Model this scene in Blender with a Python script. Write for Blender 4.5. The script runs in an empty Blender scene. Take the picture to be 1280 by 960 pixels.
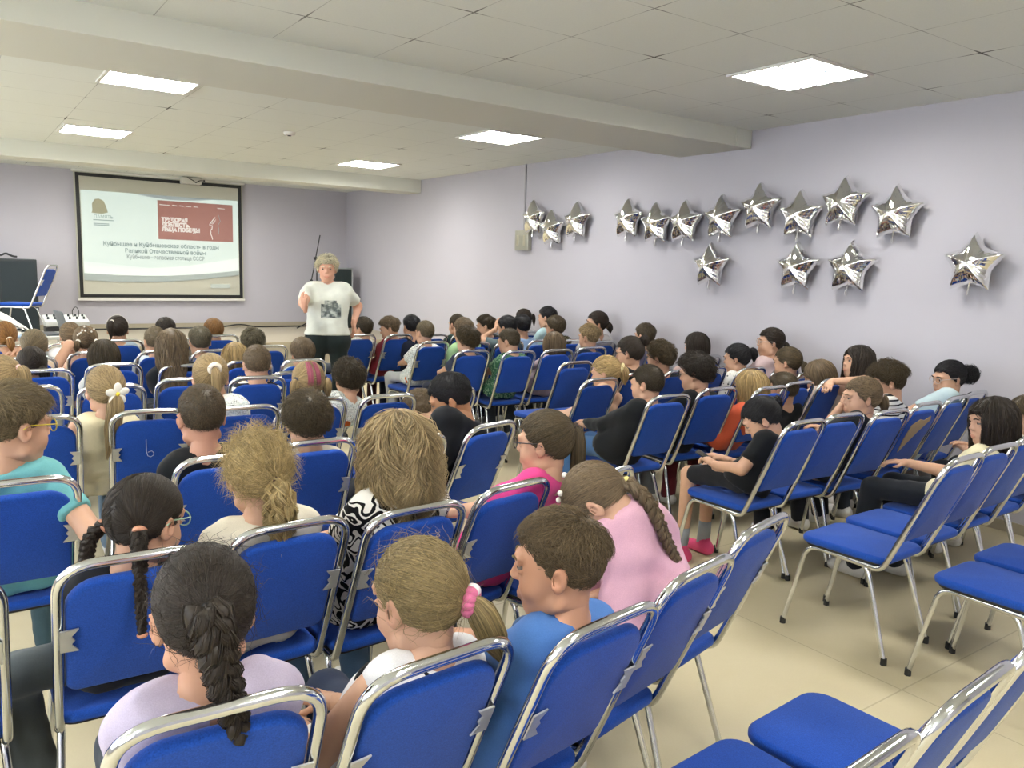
import bpy, math, random
import numpy as np
from mathutils import Matrix, Vector
SC = bpy.context.scene
COL = SC.collection
PI = math.pi
# ------------------------------------------------------------------ camera numbers
FPX = 998.9; YAW, PIT, ROL = .6177, -.1433, .0309; CAMZ = 1.6
def _rot():
    cy, sy = math.cos(YAW), math.sin(YAW)
    f = np.array([sy*math.cos(PIT), cy*math.cos(PIT), math.sin(PIT)])
    r = np.array([cy, -sy, 0.]); u = np.cross(r, f)
    return np.array([r*math.cos(ROL)+u*math.sin(ROL), -r*math.sin(ROL)+u*math.cos(ROL), f])
CR = _rot()
def ray(x, y):
    return np.array([(x-640)/FPX, -(y-480)/FPX, 1.]) @ CR
def at(x, y, Y):            # photo direction -> point at depth Y of the room
    v = ray(x, y); return v*(Y/v[1]) + np.array([0, 0, CAMZ])
def depth_of(p):
    return float(CR[2] @ (np.asarray(p)-np.array([0, 0, CAMZ])))

# ------------------------------------------------------------------ small helpers
def lin(c):
    c = c.lstrip('#'); o = []
    for i in (0, 2, 4):
        v = int(c[i:i+2], 16)/255.
        o.append(v/12.92 if v <= .04045 else ((v+.055)/1.055)**2.4)
    return (*o, 1.)
def tag(o, label=None, cat=None, group=None, kind=None):
    if label: o['label'] = label
    if cat: o['category'] = cat
    if group: o['group'] = group
    if kind: o['kind'] = kind
    return o
def empty(name, loc=(0, 0, 0), rz=0.):
    o = bpy.data.objects.new(name, None); COL.objects.link(o)
    o.location = loc; o.rotation_euler = (0, 0, rz); o.empty_display_size = .1
    return o
class MB:
    """collects vertex / face arrays and builds ONE mesh"""
    def __init__(s): s.V = []; s.Q = []; s.T = []; s.S = []; s.MQ = []; s.MT = []; s.n = 0; s.mi = 0
    def add(s, V, Q=None, T=None, shade=1.):
        V = np.asarray(V, float).reshape(-1, 3)
        if Q is not None and len(Q):
            s.Q.append(np.asarray(Q, int)+s.n); s.MQ.append(np.full(len(Q), s.mi))
        if T is not None and len(T):
            s.T.append(np.asarray(T, int)+s.n); s.MT.append(np.full(len(T), s.mi))
        s.S.append(np.broadcast_to(np.asarray(shade, float), (len(V),)).copy())
        s.V.append(V); s.n += len(V); return s
    def xf(s, R=None, t=(0, 0, 0)):
        for i, v in enumerate(s.V):
            s.V[i] = (v @ np.asarray(R).T if R is not None else v) + np.asarray(t)
        return s
    def box(s, x0, x1, y0, y1, z0, z1, b=0.):
        if b <= 0:
            V = [(x, y, z) for z in (z0, z1) for y in (y0, y1) for x in (x0, x1)]
            return s.add(V, [(0, 2, 3, 1), (4, 5, 7, 6), (0, 1, 5, 4), (2, 6, 7, 3), (0, 4, 6, 2), (1, 3, 7, 5)])
        o = rrect((x1-x0)/2, (y1-y0)/2, b*1.2, 4)+np.array([(x0+x1)/2, (y0+y1)/2])
        return s.pad(o, z0, z1, b)
    def pad(s, o, z0, z1, e, n=4):
        """prism over outline o (n,2) from z0 to z1 with edges rounded by e"""
        c = o.mean(0); rings = []
        d = np.linalg.norm(o-c, axis=1)[:, None]
        for k in range(n+1):
            a = PI/2*k/n; rings.append((e*(1-math.sin(a)), z0+e*(1-math.cos(a))))
        for k in range(n+1):
            a = PI/2*k/n; rings.append((e*(1-math.cos(a)), z1-e*(1-math.sin(a))))
        V = []; m = len(o)
        for ins, z in rings:
            q = c+(o-c)*(1-ins/np.maximum(d, 1e-6)); V.append(np.c_[q, np.full(m, z)])
        V = np.concatenate(V); R = len(rings); Q = []
        i = np.arange(m); j = (i+1) % m
        for r in range(R-1):
            Q.append(np.c_[r*m+i, r*m+j, (r+1)*m+j, (r+1)*m+i])
        base = len(V); V = np.r_[V, [[c[0], c[1], z0], [c[0], c[1], z1]]]
        T = np.r_[np.c_[np.full(m, base), j, i], np.c_[np.full(m, base+1), (R-1)*m+i, (R-1)*m+j]]
        return s.add(V, np.concatenate(Q), T)
    def tube(s, P, r, n=8, cap=True, shade=1., flat=1.):
        P = np.asarray(P, float); m = len(P); r = np.broadcast_to(np.asarray(r, float), (m,))
        t = np.gradient(P, axis=0); t /= np.linalg.norm(t, axis=1)[:, None]+1e-9
        a = np.array([0, 0, 1.]) if abs(t[0][2]) < .9 else np.array([1., 0, 0])
        N = []; u = np.cross(t[0], a); u /= np.linalg.norm(u)
        for k in range(m):
            u = u-t[k]*(u@t[k]); u /= np.linalg.norm(u)+1e-9; N.append(u.copy())
        N = np.array(N); B = np.cross(t, N)
        th = np.arange(n)*2*PI/n
        V = P[:, None]+r[:, None, None]*(np.cos(th)[None, :, None]*N[:, None]+flat*np.sin(th)[None, :, None]*B[:, None])
        V = V.reshape(-1, 3); i = np.arange(n); j = (i+1) % n; Q = []
        for k in range(m-1): Q.append(np.c_[k*n+i, k*n+j, (k+1)*n+j, (k+1)*n+i])
        T = None
        if cap:
            b = len(V); V = np.r_[V, [P[0], P[-1]]]
            T = np.r_[np.c_[np.full(n, b), j, i], np.c_[np.full(n, b+1), (m-1)*n+i, (m-1)*n+j]]
        if np.ndim(shade): shade = np.r_[np.repeat(shade, n), [shade[0], shade[-1]] if cap else []]
        return s.add(V, np.concatenate(Q), T, shade)
    def ball(s, c, r, n=12, m=8, R=None):
        r = np.broadcast_to(np.asarray(r, float), (3,))
        th = np.arange(n)*2*PI/n; ph = PI*np.arange(1, m)/m
        V = np.stack([np.sin(ph)[:, None]*np.cos(th), np.sin(ph)[:, None]*np.sin(th), np.repeat(np.cos(ph)[:, None], n, 1)], -1).reshape(-1, 3)
        V = np.r_[V, [[0, 0, 1], [0, 0, -1]]]*r
        if R is not None: V = V @ np.asarray(R).T
        i = np.arange(n); j = (i+1) % n; b = len(V)-2
        Q = [np.c_[k*n+i, (k+1)*n+i, (k+1)*n+j, k*n+j] for k in range(m-2)]
        T = np.r_[np.c_[np.full(n, b), i, j], np.c_[np.full(n, b+1), (m-2)*n+j, (m-2)*n+i]]
        return s.add(V+np.asarray(c), np.concatenate(Q), T)
    def strands(s, P, w, shade, n=3):
        """P (N,m,3) polylines -> thin tapered hairs"""
        N, m, _ = P.shape
        t = np.gradient(P, axis=1); t /= np.linalg.norm(t, axis=2)[..., None]+1e-9
        a = np.random.RandomState(3).normal(size=(N, 1, 3)); u = np.cross(t, a); u /= np.linalg.norm(u, axis=2)[..., None]+1e-9
        v = np.cross(t, u)
        pr = np.linspace(1, 0, m)**.6*.85+.15
        rad = (np.asarray(w).reshape(-1, 1)*pr)[..., None, None]
        th = np.arange(n)*2*PI/n
        V = P[:, :, None]+rad*(np.cos(th)[:, None]*u[:, :, None]+np.sin(th)[:, None]*v[:, :, None])
        base = (np.arange(N)*m*n)[:, None, None]; k = np.arange(m-1)[None, :, None]*n; i = np.arange(n)[None, None]; j = (i+1) % n
        Q = np.stack([base+k+i, base+k+j, base+k+n+j, base+k+n+i], -1).reshape(-1, 4)
        return s.add(V.reshape(-1, 3), Q, None, np.repeat(shade, m*n))
    def build(s, name, mat, parent=None, smooth=True, loc=None, attr=False):
        V = np.concatenate(s.V)
        if loc is not None: V = V-np.asarray(loc)
        me = bpy.data.meshes.new(name); me.vertices.add(len(V)); me.vertices.foreach_set('co', V.astype(np.float32).ravel())
        Q = np.concatenate(s.Q) if s.Q else np.zeros((0, 4), int); T = np.concatenate(s.T) if s.T else np.zeros((0, 3), int)
        li = np.r_[Q.ravel(), T.ravel()]; me.loops.add(len(li)); me.loops.foreach_set('vertex_index', li.astype(np.int32))
        me.polygons.add(len(Q)+len(T))
        st = np.r_[np.arange(len(Q))*4, len(Q)*4+np.arange(len(T))*3]
        me.polygons.foreach_set('loop_start', st.astype(np.int32))
        me.polygons.foreach_set('use_smooth', np.full(len(Q)+len(T), bool(smooth)))
        mi = np.concatenate([x for x in s.MQ+s.MT]) if s.MQ or s.MT else np.zeros(0)
        me.polygons.foreach_set('material_index', mi.astype(np.int32))
        me.update(calc_edges=True)
        sh = np.concatenate(s.S)
        if attr:
            at_ = me.attributes.new('shade', 'FLOAT', 'POINT'); at_.data.foreach_set('value', sh.astype(np.float32))
        for m in (mat if isinstance(mat, (list, tuple)) else [mat]): me.materials.append(m)
        if smooth and smooth != 'all':
            try: me.set_sharp_from_angle(angle=math.radians(50))
            except Exception: pass
        o = bpy.data.objects.new(name, me); COL.objects.link(o)
        if parent is not None: o.parent = parent
        if loc is not None and parent is None: o.location = loc
        return o
def rrect(hx, hy, r, n=6):
    P = []; rr = r if isinstance(r, (list, tuple)) else [r]*4
    for (sx, sy, a0), q in zip(((1, 1, 0), (-1, 1, 90), (-1, -1, 180), (1, -1, 270)), rr):
        for k in range(n+1):
            a = math.radians(a0+90*k/n); P.append((sx*(hx-q)+q*math.cos(a), sy*(hy-q)+q*math.sin(a)))
    return np.array(P)
def fillet(P, r, n=5):
    P = [np.asarray(p, float) for p in P]; o = [P[0]]
    r = r if isinstance(r, (list, tuple)) else [r]*(len(P)-2)
    for i in range(1, len(P)-1):
        a = P[i-1]-P[i]; b = P[i+1]-P[i]; la, lb = np.linalg.norm(a), np.linalg.norm(b); a /= la; b /= lb
        q = min(r[i-1], la*.48, lb*.48); A = P[i]+a*q; B = P[i]+b*q
        for k in range(n+1):
            t = k/n; o.append((1-t)**2*A+2*t*(1-t)*P[i]+t*t*B)
    o.append(P[-1]); return np.array(o)
def copy_tree(o, parent=None):
    c = o.copy(); COL.objects.link(c); c.parent = parent
    for ch in list(o.children): copy_tree(ch, c)
    return c

# ------------------------------------------------------------------ materials
def new_mat(name):
    m = bpy.data.materials.new(name); m.use_nodes = True
    nt = m.node_tree; return m, nt, nt.nodes['Principled BSDF']
def N(nt, t, **k):
    n = nt.nodes.new(t)
    for a, b in k.items():
        if a.startswith('i_'): n.inputs[int(a[2:]) if a[2:].isdigit() else a[2:]].default_value = b
        else: setattr(n, a, b)
    return n
def L(nt, a, b): nt.links.new(a, b)
_mc = {}
def plain(name, col, rough=.5, metal=0., spec=.5, coat=0.):
    key = (name, col, rough, metal)
    if key in _mc: return _mc[key]
    m, nt, b = new_mat(name)
    b.inputs['Base Color'].default_value = lin(col) if isinstance(col, str) else col
    b.inputs['Roughness'].default_value = rough; b.inputs['Metallic'].default_value = metal
    b.inputs['Specular IOR Level'].default_value = spec; b.inputs['Coat Weight'].default_value = coat
    _mc[key] = m; return m
def cloth(col, scale=500., var=.18, bump=.45, rough=.9, sheen=.2):
    key = ('cloth', col, scale)
    if key in _mc: return _mc[key]
    m, nt, b = new_mat('fabric'); c = lin(col)
    tc = N(nt, 'ShaderNodeTexCoord'); n1 = N(nt, 'ShaderNodeTexNoise', i_Scale=scale, i_Detail=2.); L(nt, tc.outputs['Object'], n1.inputs['Vector'])
    n2 = N(nt, 'ShaderNodeTexNoise', i_Scale=14., i_Detail=3.); L(nt, tc.outputs['Object'], n2.inputs['Vector'])
    r = N(nt, 'ShaderNodeMapRange', i_3=1-var, i_4=1+var); L(nt, n1.outputs[0], r.inputs[0])
    r2 = N(nt, 'ShaderNodeMapRange', i_3=.9, i_4=1.1); L(nt, n2.outputs[0], r2.inputs[0])
    mu = N(nt, 'ShaderNodeMath', operation='MULTIPLY'); L(nt, r.outputs[0], mu.inputs[0]); L(nt, r2.outputs[0], mu.inputs[1])
    mx = N(nt, 'ShaderNodeVectorMath', operation='SCALE'); mx.inputs[0].default_value = c[:3]; L(nt, mu.outputs[0], mx.inputs['Scale'])
    L(nt, mx.outputs[0], b.inputs['Base Color'])
    b.inputs['Roughness'].default_value = rough; b.inputs['Sheen Weight'].default_value = sheen*.5; b.inputs['Specular IOR Level'].default_value = .2
    bp = N(nt, 'ShaderNodeBump', i_Strength=bump, i_Distance=.004); L(nt, n2.outputs[0], bp.inputs['Height']); L(nt, bp.outputs[0], b.inputs['Normal'])
    _mc[key] = m; return m
def ramp2(nt, src, stops, const=True):
    r = N(nt, 'ShaderNodeValToRGB'); cr = r.color_ramp; cr.interpolation = 'CONSTANT' if const else 'LINEAR'
    while len(cr.elements) < len(stops): cr.elements.new(.5)
    for e, (p, c) in zip(cr.elements, stops): e.position = p; e.color = lin(c)
    L(nt, src, r.inputs[0]); return r
def patterned(kind):
    if kind in _mc: return _mc[kind]
    m, nt, b = new_mat('fabric_'+kind); b.inputs['Roughness'].default_value = .9; b.inputs['Specular IOR Level'].default_value = .2
    tc = N(nt, 'ShaderNodeTexCoord'); o = tc.outputs['Object']
    if kind == 'cow':
        w = N(nt, 'ShaderNodeTexNoise', i_Scale=11., i_Detail=.6, i_Distortion=1.6); L(nt, o, w.inputs['Vector'])
        r = ramp2(nt, w.outputs[0], [(0, '#e9e6df'), (.455, '#141416'), (.535, '#e9e6df'), (.60, '#141416')])
    elif kind in ('graffiti', 'floral'):
        w = N(nt, 'ShaderNodeTexNoise', i_Scale=17. if kind == 'graffiti' else 30., i_Detail=2.5, i_Distortion=2.2); L(nt, o, w.inputs['Vector'])
        r = ramp2(nt, w.outputs[0], [(0, '#dfe3e0'), (.40, '#7fa4ad'), (.42, '#e8ebe6'), (.485, '#2a2f33'), (.515, '#e8ebe6'), (.60, '#333333'), (.625, '#e8ebe6')])
        if kind == 'graffiti':
            v = N(nt, 'ShaderNodeTexNoise', i_Scale=6., i_Detail=1.); L(nt, o, v.inputs['Vector'])
            q = N(nt, 'ShaderNodeMath', operation='GREATER_THAN', i_1=.665); L(nt, v.outputs[0], q.inputs[0])
            mx = N(nt, 'ShaderNodeMix', data_type='RGBA'); L(nt, q.outputs[0], mx.inputs[0]); L(nt, r.outputs[0], mx.inputs[6]); mx.inputs[7].default_value = lin('#d26a33'); r = mx
            L(nt, r.outputs[2], b.inputs['Base Color']); _mc[kind] = m; return m
    elif kind in ('stripe', 'bigstripe'):
        s = N(nt, 'ShaderNodeSeparateXYZ'); L(nt, o, s.inputs[0])
        n = N(nt, 'ShaderNodeTexNoise', i_Scale=5.); L(nt, o, n.inputs['Vector'])
        a = N(nt, 'ShaderNodeMath', operation='MULTIPLY_ADD', i_1=.02); L(nt, n.outputs[0], a.inputs[0]); L(nt, s.outputs[2], a.inputs[2])
        f = N(nt, 'ShaderNodeMath', operation='MULTIPLY', i_1=34. if kind == 'stripe' else 22.); L(nt, a.outputs[0], f.inputs[0])
        g = N(nt, 'ShaderNodeMath', operation='FRACT'); L(nt, f.outputs[0], g.inputs[0])
        r = ramp2(nt, g.outputs[0], [(0, '#e8e6e0'), (.68 if kind == 'stripe' else .5, '#22242a')])
    elif kind == 'dots':
        v = N(nt, 'ShaderNodeTexVoronoi', i_Scale=32.); L(nt, o, v.inputs['Vector'])
        r = ramp2(nt, v.outputs['Distance'], [(0, '#3a3a40'), (.22, '#e9e7e2')])
    elif kind in ('camo', 'palm', 'brown_print'):
        pal = {'camo': ['#4d4a35', '#7b7457', '#3a3929', '#8c8566'], 'palm': ['#4c7a5e', '#2f5a48', '#88aa8c', '#3f6b52'], 'brown_print': ['#3b3530', '#8c857c', '#2a2826', '#5d564f']}[kind]
        w = N(nt, 'ShaderNodeTexNoise', i_Scale=16., i_Detail=3., i_Distortion=1.2); L(nt, o, w.inputs['Vector'])
        r = ramp2(nt, w.outputs[0], [(0, pal[0]), (.44, pal[1]), (.5, pal[2]), (.57, pal[3])])
    L(nt, r.outputs[0], b.inputs['Base Color']); _mc[kind] = m; return m
def hair_mat(col, tip=None):
    key = ('hair', col)
    if key in _mc: return _mc[key]
    m, nt, b = new_mat('hair'); a = N(nt, 'ShaderNodeAttribute', attribute_name='shade')
    mx = N(nt, 'ShaderNodeVectorMath', operation='SCALE'); mx.inputs[0].default_value = lin(col)[:3]; L(nt, a.outputs['Fac'], mx.inputs['Scale'])
    L(nt, mx.outputs[0], b.inputs['Base Color']); b.inputs['Roughness'].default_value = .5; b.inputs['Specular IOR Level'].default_value = .3
    _mc[key] = m; return m
def skin_mat(col):
    key = ('skin', col)
    if key in _mc: return _mc[key]
    m, nt, b = new_mat('skin'); a = N(nt, 'ShaderNodeAttribute', attribute_name='shade')
    tc = N(nt, 'ShaderNodeTexCoord'); n1 = N(nt, 'ShaderNodeTexNoise', i_Scale=30., i_Detail=3.); L(nt, tc.outputs['Object'], n1.inputs['Vector'])
    c = lin(col); mx = N(nt, 'ShaderNodeMix', data_type='RGBA'); mx.inputs[6].default_value = c; mx.inputs[7].default_value = (c[0]*.98, c[1]*.91, c[2]*.88, 1)
    L(nt, n1.outputs[0], mx.inputs[0])
    m2 = N(nt, 'ShaderNodeMix', data_type='RGBA'); m2.inputs[7].default_value = (c[0]*.78, c[1]*.42, c[2]*.42, 1); L(nt, mx.outputs[2], m2.inputs[6])
    q = N(nt, 'ShaderNodeMath', operation='SUBTRACT', i_0=1.); q.use_clamp = True; L(nt, a.outputs['Fac'], q.inputs[1]); L(nt, q.outputs[0], m2.inputs[0])
    L(nt, m2.outputs[2], b.inputs['Base Color']); b.inputs['Roughness'].default_value = .5
    b.inputs['Subsurface Weight'].default_value = 0.; b.inputs['Specular IOR Level'].default_value = .35
    _mc[key] = m; return m
# ------------------------------------------------------------------ the room
XW, XL, YF, YB, ZC = 5.584, -3.3, 12.8, -2.6, 2.80
def struct(name, mb, mat, smooth=False):
    return tag(mb.build(name, mat, None, smooth), kind='structure')
def wall_material():
    m, nt, b = new_mat('lilac_wall_paint'); tc = N(nt, 'ShaderNodeTexCoord')
    n = N(nt, 'ShaderNodeTexNoise', i_Scale=1.2, i_Detail=4.); L(nt, tc.outputs['Object'], n.inputs['Vector'])
    n2 = N(nt, 'ShaderNodeTexNoise', i_Scale=180., i_Detail=2.); L(nt, tc.outputs['Object'], n2.inputs['Vector'])
    r = ramp2(nt, n.outputs[0], [(0, '#b2afb7'), (1, '#b9b6bd')], False); L(nt, r.outputs[0], b.inputs['Base Color'])
    bp = N(nt, 'ShaderNodeBump', i_Strength=.12, i_Distance=.002); L(nt, n2.outputs[0], bp.inputs['Height']); L(nt, bp.outputs[0], b.inputs['Normal'])
    b.inputs['Roughness'].default_value = .72; b.inputs['Specular IOR Level'].default_value = .3
    return m
def ceiling_material(name, ox, oy):
    m, nt, b = new_mat(name); tc = N(nt, 'ShaderNodeTexCoord'); s = N(nt, 'ShaderNodeSeparateXYZ'); L(nt, tc.outputs['Object'], s.inputs[0])
    ns = N(nt, 'ShaderNodeTexNoise', i_Scale=2.3, i_Detail=1.); L(nt, tc.outputs['Object'], ns.inputs['Vector'])
    lines = []
    for ax, off in ((0, ox), (1, oy)):
        a = N(nt, 'ShaderNodeMath', operation='SUBTRACT', i_1=off-60.3); L(nt, s.outputs[ax], a.inputs[0])
        d = N(nt, 'ShaderNodeMath', operation='DIVIDE', i_1=.6); L(nt, a.outputs[0], d.inputs[0])
        f = N(nt, 'ShaderNodeMath', operation='FRACT'); L(nt, d.outputs[0], f.inputs[0])
        c = N(nt, 'ShaderNodeMath', operation='SUBTRACT', i_1=.5); L(nt, f.outputs[0], c.inputs[0])
        e = N(nt, 'ShaderNodeMath', operation='ABSOLUTE'); L(nt, c.outputs[0], e.inputs[0])
        lines.append(e)
    mn = N(nt, 'ShaderNodeMath', operation='MINIMUM'); mx = N(nt, 'ShaderNodeMath', operation='MAXIMUM')
    for k in (0, 1): L(nt, lines[k].outputs[0], mn.inputs[k]); L(nt, lines[k].outputs[0], mx.inputs[k])
    # wide open joints only near some crossings
    nr = N(nt, 'ShaderNodeMapRange', i_1=.5, i_2=.72, i_3=.005, i_4=.0135); L(nt, ns.outputs[0], nr.inputs[0])
    near = N(nt, 'ShaderNodeMapRange', i_1=.06, i_2=.22, i_3=1., i_4=.3); L(nt, mx.outputs[0], near.inputs[0])
    w = N(nt, 'ShaderNodeMath', operation='MULTIPLY'); L(nt, nr.outputs[0], w.inputs[0]); L(nt, near.outputs[0], w.inputs[1])
    w2 = N(nt, 'ShaderNodeMath', operation='MAXIMUM', i_1=.0035); L(nt, w.outputs[0], w2.inputs[0])
    lt = N(nt, 'ShaderNodeMath', operation='LESS_THAN'); L(nt, mn.outputs[0], lt.inputs[0]); L(nt, w2.outputs[0], lt.inputs[1])
    st = N(nt, 'ShaderNodeMapRange', i_1=.002, i_2=.012, i_3=.32, i_4=.95); L(nt, w.outputs[0], st.inputs[0])
    mu = N(nt, 'ShaderNodeMath', operation='MULTIPLY'); L(nt, lt.outputs[0], mu.inputs[0]); L(nt, st.outputs[0], mu.inputs[1])
    n3 = N(nt, 'ShaderNodeTexNoise', i_Scale=90., i_Detail=3.); L(nt, tc.outputs['Object'], n3.inputs['Vector'])
    r = ramp2(nt, n3.outputs[0], [(0, '#dcdfd8'), (1, '#e4e7e0')], False)
    q = N(nt, 'ShaderNodeMix', data_type='RGBA'); L(nt, mu.outputs[0], q.inputs[0]); L(nt, r.outputs[0], q.inputs[6]); q.inputs[7].default_value = lin('#4a4a44')
    L(nt, q.outputs[2], b.inputs['Base Color']); b.inputs['Roughness'].default_value = .9; b.inputs['Specular IOR Level'].default_value = .2
    return m
def floor_material():
    m, nt, b = new_mat('beige_linoleum'); tc = N(nt, 'ShaderNodeTexCoord')
    n = N(nt, 'ShaderNodeTexNoise', i_Scale=2.2, i_Detail=5., i_Roughness=.6); L(nt, tc.outputs['Object'], n.inputs['Vector'])
    n2 = N(nt, 'ShaderNodeTexNoise', i_Scale=140., i_Detail=2.); L(nt, tc.outputs['Object'], n2.inputs['Vector'])
    r = ramp2(nt, n.outputs[0], [(.25, '#c0b493'), (.75, '#cabfa1')], False)
    r2 = N(nt, 'ShaderNodeMapRange', i_3=.96, i_4=1.04); L(nt, n2.outputs[0], r2.inputs[0])
    s = N(nt, 'ShaderNodeVectorMath', operation='SCALE'); L(nt, r.outputs[0], s.inputs[0]); L(nt, r2.outputs[0], s.inputs['Scale'])
    br = N(nt, 'ShaderNodeTexBrick', i_Scale=1.); br.offset = 0.; br.inputs['Mortar Size'].default_value = .0035; br.inputs['Brick Width'].default_value = 1.5; br.inputs['Row Height'].default_value = 1.5
    L(nt, tc.outputs['Object'], br.inputs['Vector'])
    q = N(nt, 'ShaderNodeMix', data_type='RGBA', blend_type='MULTIPLY'); fm = N(nt, 'ShaderNodeMath', operation='MULTIPLY', i_1=.35); L(nt, br.outputs['Fac'], fm.inputs[0])
    L(nt, fm.outputs[0], q.inputs[0]); L(nt, s.outputs[0], q.inputs[6]); q.inputs[7].default_value = (.3, .28, .24, 1)
    L(nt, q.outputs[2], b.inputs['Base Color'])
    rr = N(nt, 'ShaderNodeMapRange', i_3=.3, i_4=.48); L(nt, n.outputs[0], rr.inputs[0]); L(nt, rr.outputs[0], b.inputs['Roughness'])
    b.inputs['Specular IOR Level'].default_value = .4
    return m
M_wall = wall_material(); M_floor = floor_material()
M_trim = plain('white_plastic', '#d8d6d0', .45); M_beam = plain('painted_plaster', '#d6d6cb', .85, spec=.2)
M_black = plain('black_plastic', '#17181a', .45); M_blk2 = plain('black_vinyl', '#1c2326', .55)
M_chrome = plain('chrome', (.70, .715, .73, 1), .13, 1.)
struct('floor', MB().box(XL-.2, XW+.2, YB-.2, YF+.2, -.12, 0), M_floor)
struct('ceiling_rear_bay', MB().box(XL-.2, XW+.2, YB-.2, 4.6, ZC, ZC+.1), ceiling_material('ceiling_tiles_rear', 2.7332, 2.8105))
struct('ceiling_middle_bay', MB().box(XL-.2, XW+.2, 5.2, 10.3, ZC, ZC+.1), ceiling_material('ceiling_tiles_middle', 2.1632, 5.9158))
struct('ceiling_stage_bay', MB().box(XL-.2, XW+.2, 10.5, YF+.2, 2.775, 2.9), ceiling_material('ceiling_tiles_stage', 2.1632, 10.62))
bm = MB().box(XL, XW, 4.51, 5.30, 2.655, ZC+.05, .008); bm.box(XW-.20, XW-.012, 4.502, 4.512, 2.652, ZC, 0)
struct('beam_middle', bm, M_beam)
struct('beam_front', MB().box(XL, XW, 10.22, 10.62, 2.62, ZC+.05, .008), M_beam)
struct('wall_right', MB().box(XW, XW+.2, YB-.2, YF+.2, 0, ZC), M_wall)
struct('wall_front', MB().box(XL, XW, YF, YF+.2, 0, ZC), M_wall)
struct('wall_rear', MB().box(XL, XW, YB-.2, YB, 0, ZC), M_wall)
WIN = [(-2.2, .2), (1.0, 3.6), (4.6, 7.2), (7.8, 10.0)]
wl = MB(); wl.box(XL-.3, XL, YB-.2, YF+.2, 0, .85).box(XL-.3, XL, YB-.2, YF+.2, 2.6, ZC); y0 = YB-.2
for a, b_ in WIN: wl.box(XL-.3, XL, y0, a, .85, 2.6); y0 = b_
wl.box(XL-.3, XL, y0, YF+.2, .85, 2.6); struct('wall_left', wl, M_wall)
m, nt, b = new_mat('window_glass'); b.inputs['Base Color'].default_value = (1, 1, 1, 1); b.inputs['Roughness'].default_value = .02
tr = N(nt, 'ShaderNodeBsdfTransparent'); mxs = N(nt, 'ShaderNodeMixShader', i_0=.1); L(nt, tr.outputs[0], mxs.inputs[1]); L(nt, b.outputs[0], mxs.inputs[2])
L(nt, mxs.outputs[0], nt.nodes['Material Output'].inputs[0]); M_glass = m
for k, (a, b_) in enumerate(WIN):
    f = MB(); x0, x1 = XL-.18, XL-.12; c = (a+b_)/2
    f.box(x0, x1, a, b_, .85, .91).box(x0, x1, a, b_, 2.54, 2.6).box(x0, x1, a, a+.06, .91, 2.54).box(x0, x1, b_-.06, b_, .91, 2.54).box(x0, x1, c-.04, c+.04, .91, 2.54)
    w = struct('window_%d' % (k+1), f, M_trim)
    MB().box(x0+.025, x0+.03, a+.06, b_-.06, .91, 2.54).build('window_glass', M_glass, w)
    MB().box(XL-.05, XL+.12, a-.06, b_+.06, .82, .85, .006).build('window_sill', M_trim, w)
# stage
ST = .56; YS = 10.15
sg = MB().box(XL, XW, YS, YF, 0, ST); struct('trim_1', sg, plain('stage_linoleum', '#a39a88', .5)).name = 'stage_floor'
struct('trim_2', MB().box(XL, XW, YS-.012, YS+.03, ST-.045, ST+.006, .004), plain('beige_edge', '#a79d86', .5)).name = 'stage_edge_trim'
M_base = plain('beige_baseboard', '#a39a86', .5)
struct('baseboard_front', MB().box(XL, XW-.015, YF-.015, YF, ST, ST+.07, .003), M_base)
struct('baseboard_right', MB().box(XW-.015, XW, YB, YS, 0, .07, .003), M_base)

# ------------------------------------------------------------------ ceiling lamps
m, nt, b = new_mat('lamp_glow'); b.inputs['Base Color'].default_value = (1, 1, 1, 1); b.inputs['Emission Color'].default_value = (1., .985, .93, 1); b.inputs['Emission Strength'].default_value = 13.
M_glow = m; M_refl = plain('white_louvre', (.85, .86, .84, 1), .25, .6)
def lamp_build():
    r = empty('ceiling_lamp'); h = .287
    f = MB()
    for s in (-1, 1): f.box(s*h-.012, s*h+.012, -h-.012, h+.012, -.008, .02, .002); f.box(-h+.012, h-.012, s*h-.012, s*h+.012, -.008, .02, .002)
    f.build('frame', M_trim, r)
    MB().box(-h+.012, h-.012, -h+.012, h-.012, -.0015, .004).build('lamp_panel', M_glow, r)
    g = MB()
    for k in range(1, 5):      # tube line louvres, bent blades
        x = -h+2*h*k/5; g.box(x-.004, x+.004, -h+.012, h-.012, -.012, -.003)
    for k in range(1, 5):
        y = -h+2*h*k/5; g.box(-h+.012, h-.012, y-.011, y+.011, -.010, -.004)
    g.build('louvre', M_refl, r); return r
lab = {(4.24, 3.11): 'square louvred ceiling lamp over the rows below the star balloons, in the rear bay', (1.233, 6.11): 'large bright square ceiling lamp in the middle bay above the pupils on the screen side',
       (1.28, 8.93): 'bright square ceiling lamp just in front of the screen wall', (4.27, 6.33): 'glowing square ceiling lamp in the middle bay near the lilac side wall',
       (4.28, 9.17): 'small-looking glowing ceiling lamp nearest the dark loudspeaker corner'}
L0 = None
for x, y in list(lab)+[(1.25, 3.11), (-1.75, 3.11), (-1.75, 6.11), (-1.75, 8.93), (1.25, .1), (4.24, .1), (-1.75, .1), (1.25, -1.7), (-1.0, 11.1), (1.25, 11.1), (3.45, 11.1)]:
    o = lamp_build() if L0 is None else copy_tree(L0); L0 = L0 or o
    o.location = (x, y, (ZC if y < 10.5 else 2.775)-.004)
    tag(o, lab.get((x, y), 'square ceiling lamp above the rows, outside the picture' if y < 10.5 else 'square ceiling lamp over the stage, hidden by the front beam'), 'ceiling lamp', 'square lamps in the tiled ceiling')
sd = MB().tube([(0, 0, 0), (0, 0, -.012), (0, 0, -.03)], [.055, .055, .045], 20).build('smoke_detector', M_trim, None)
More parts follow.
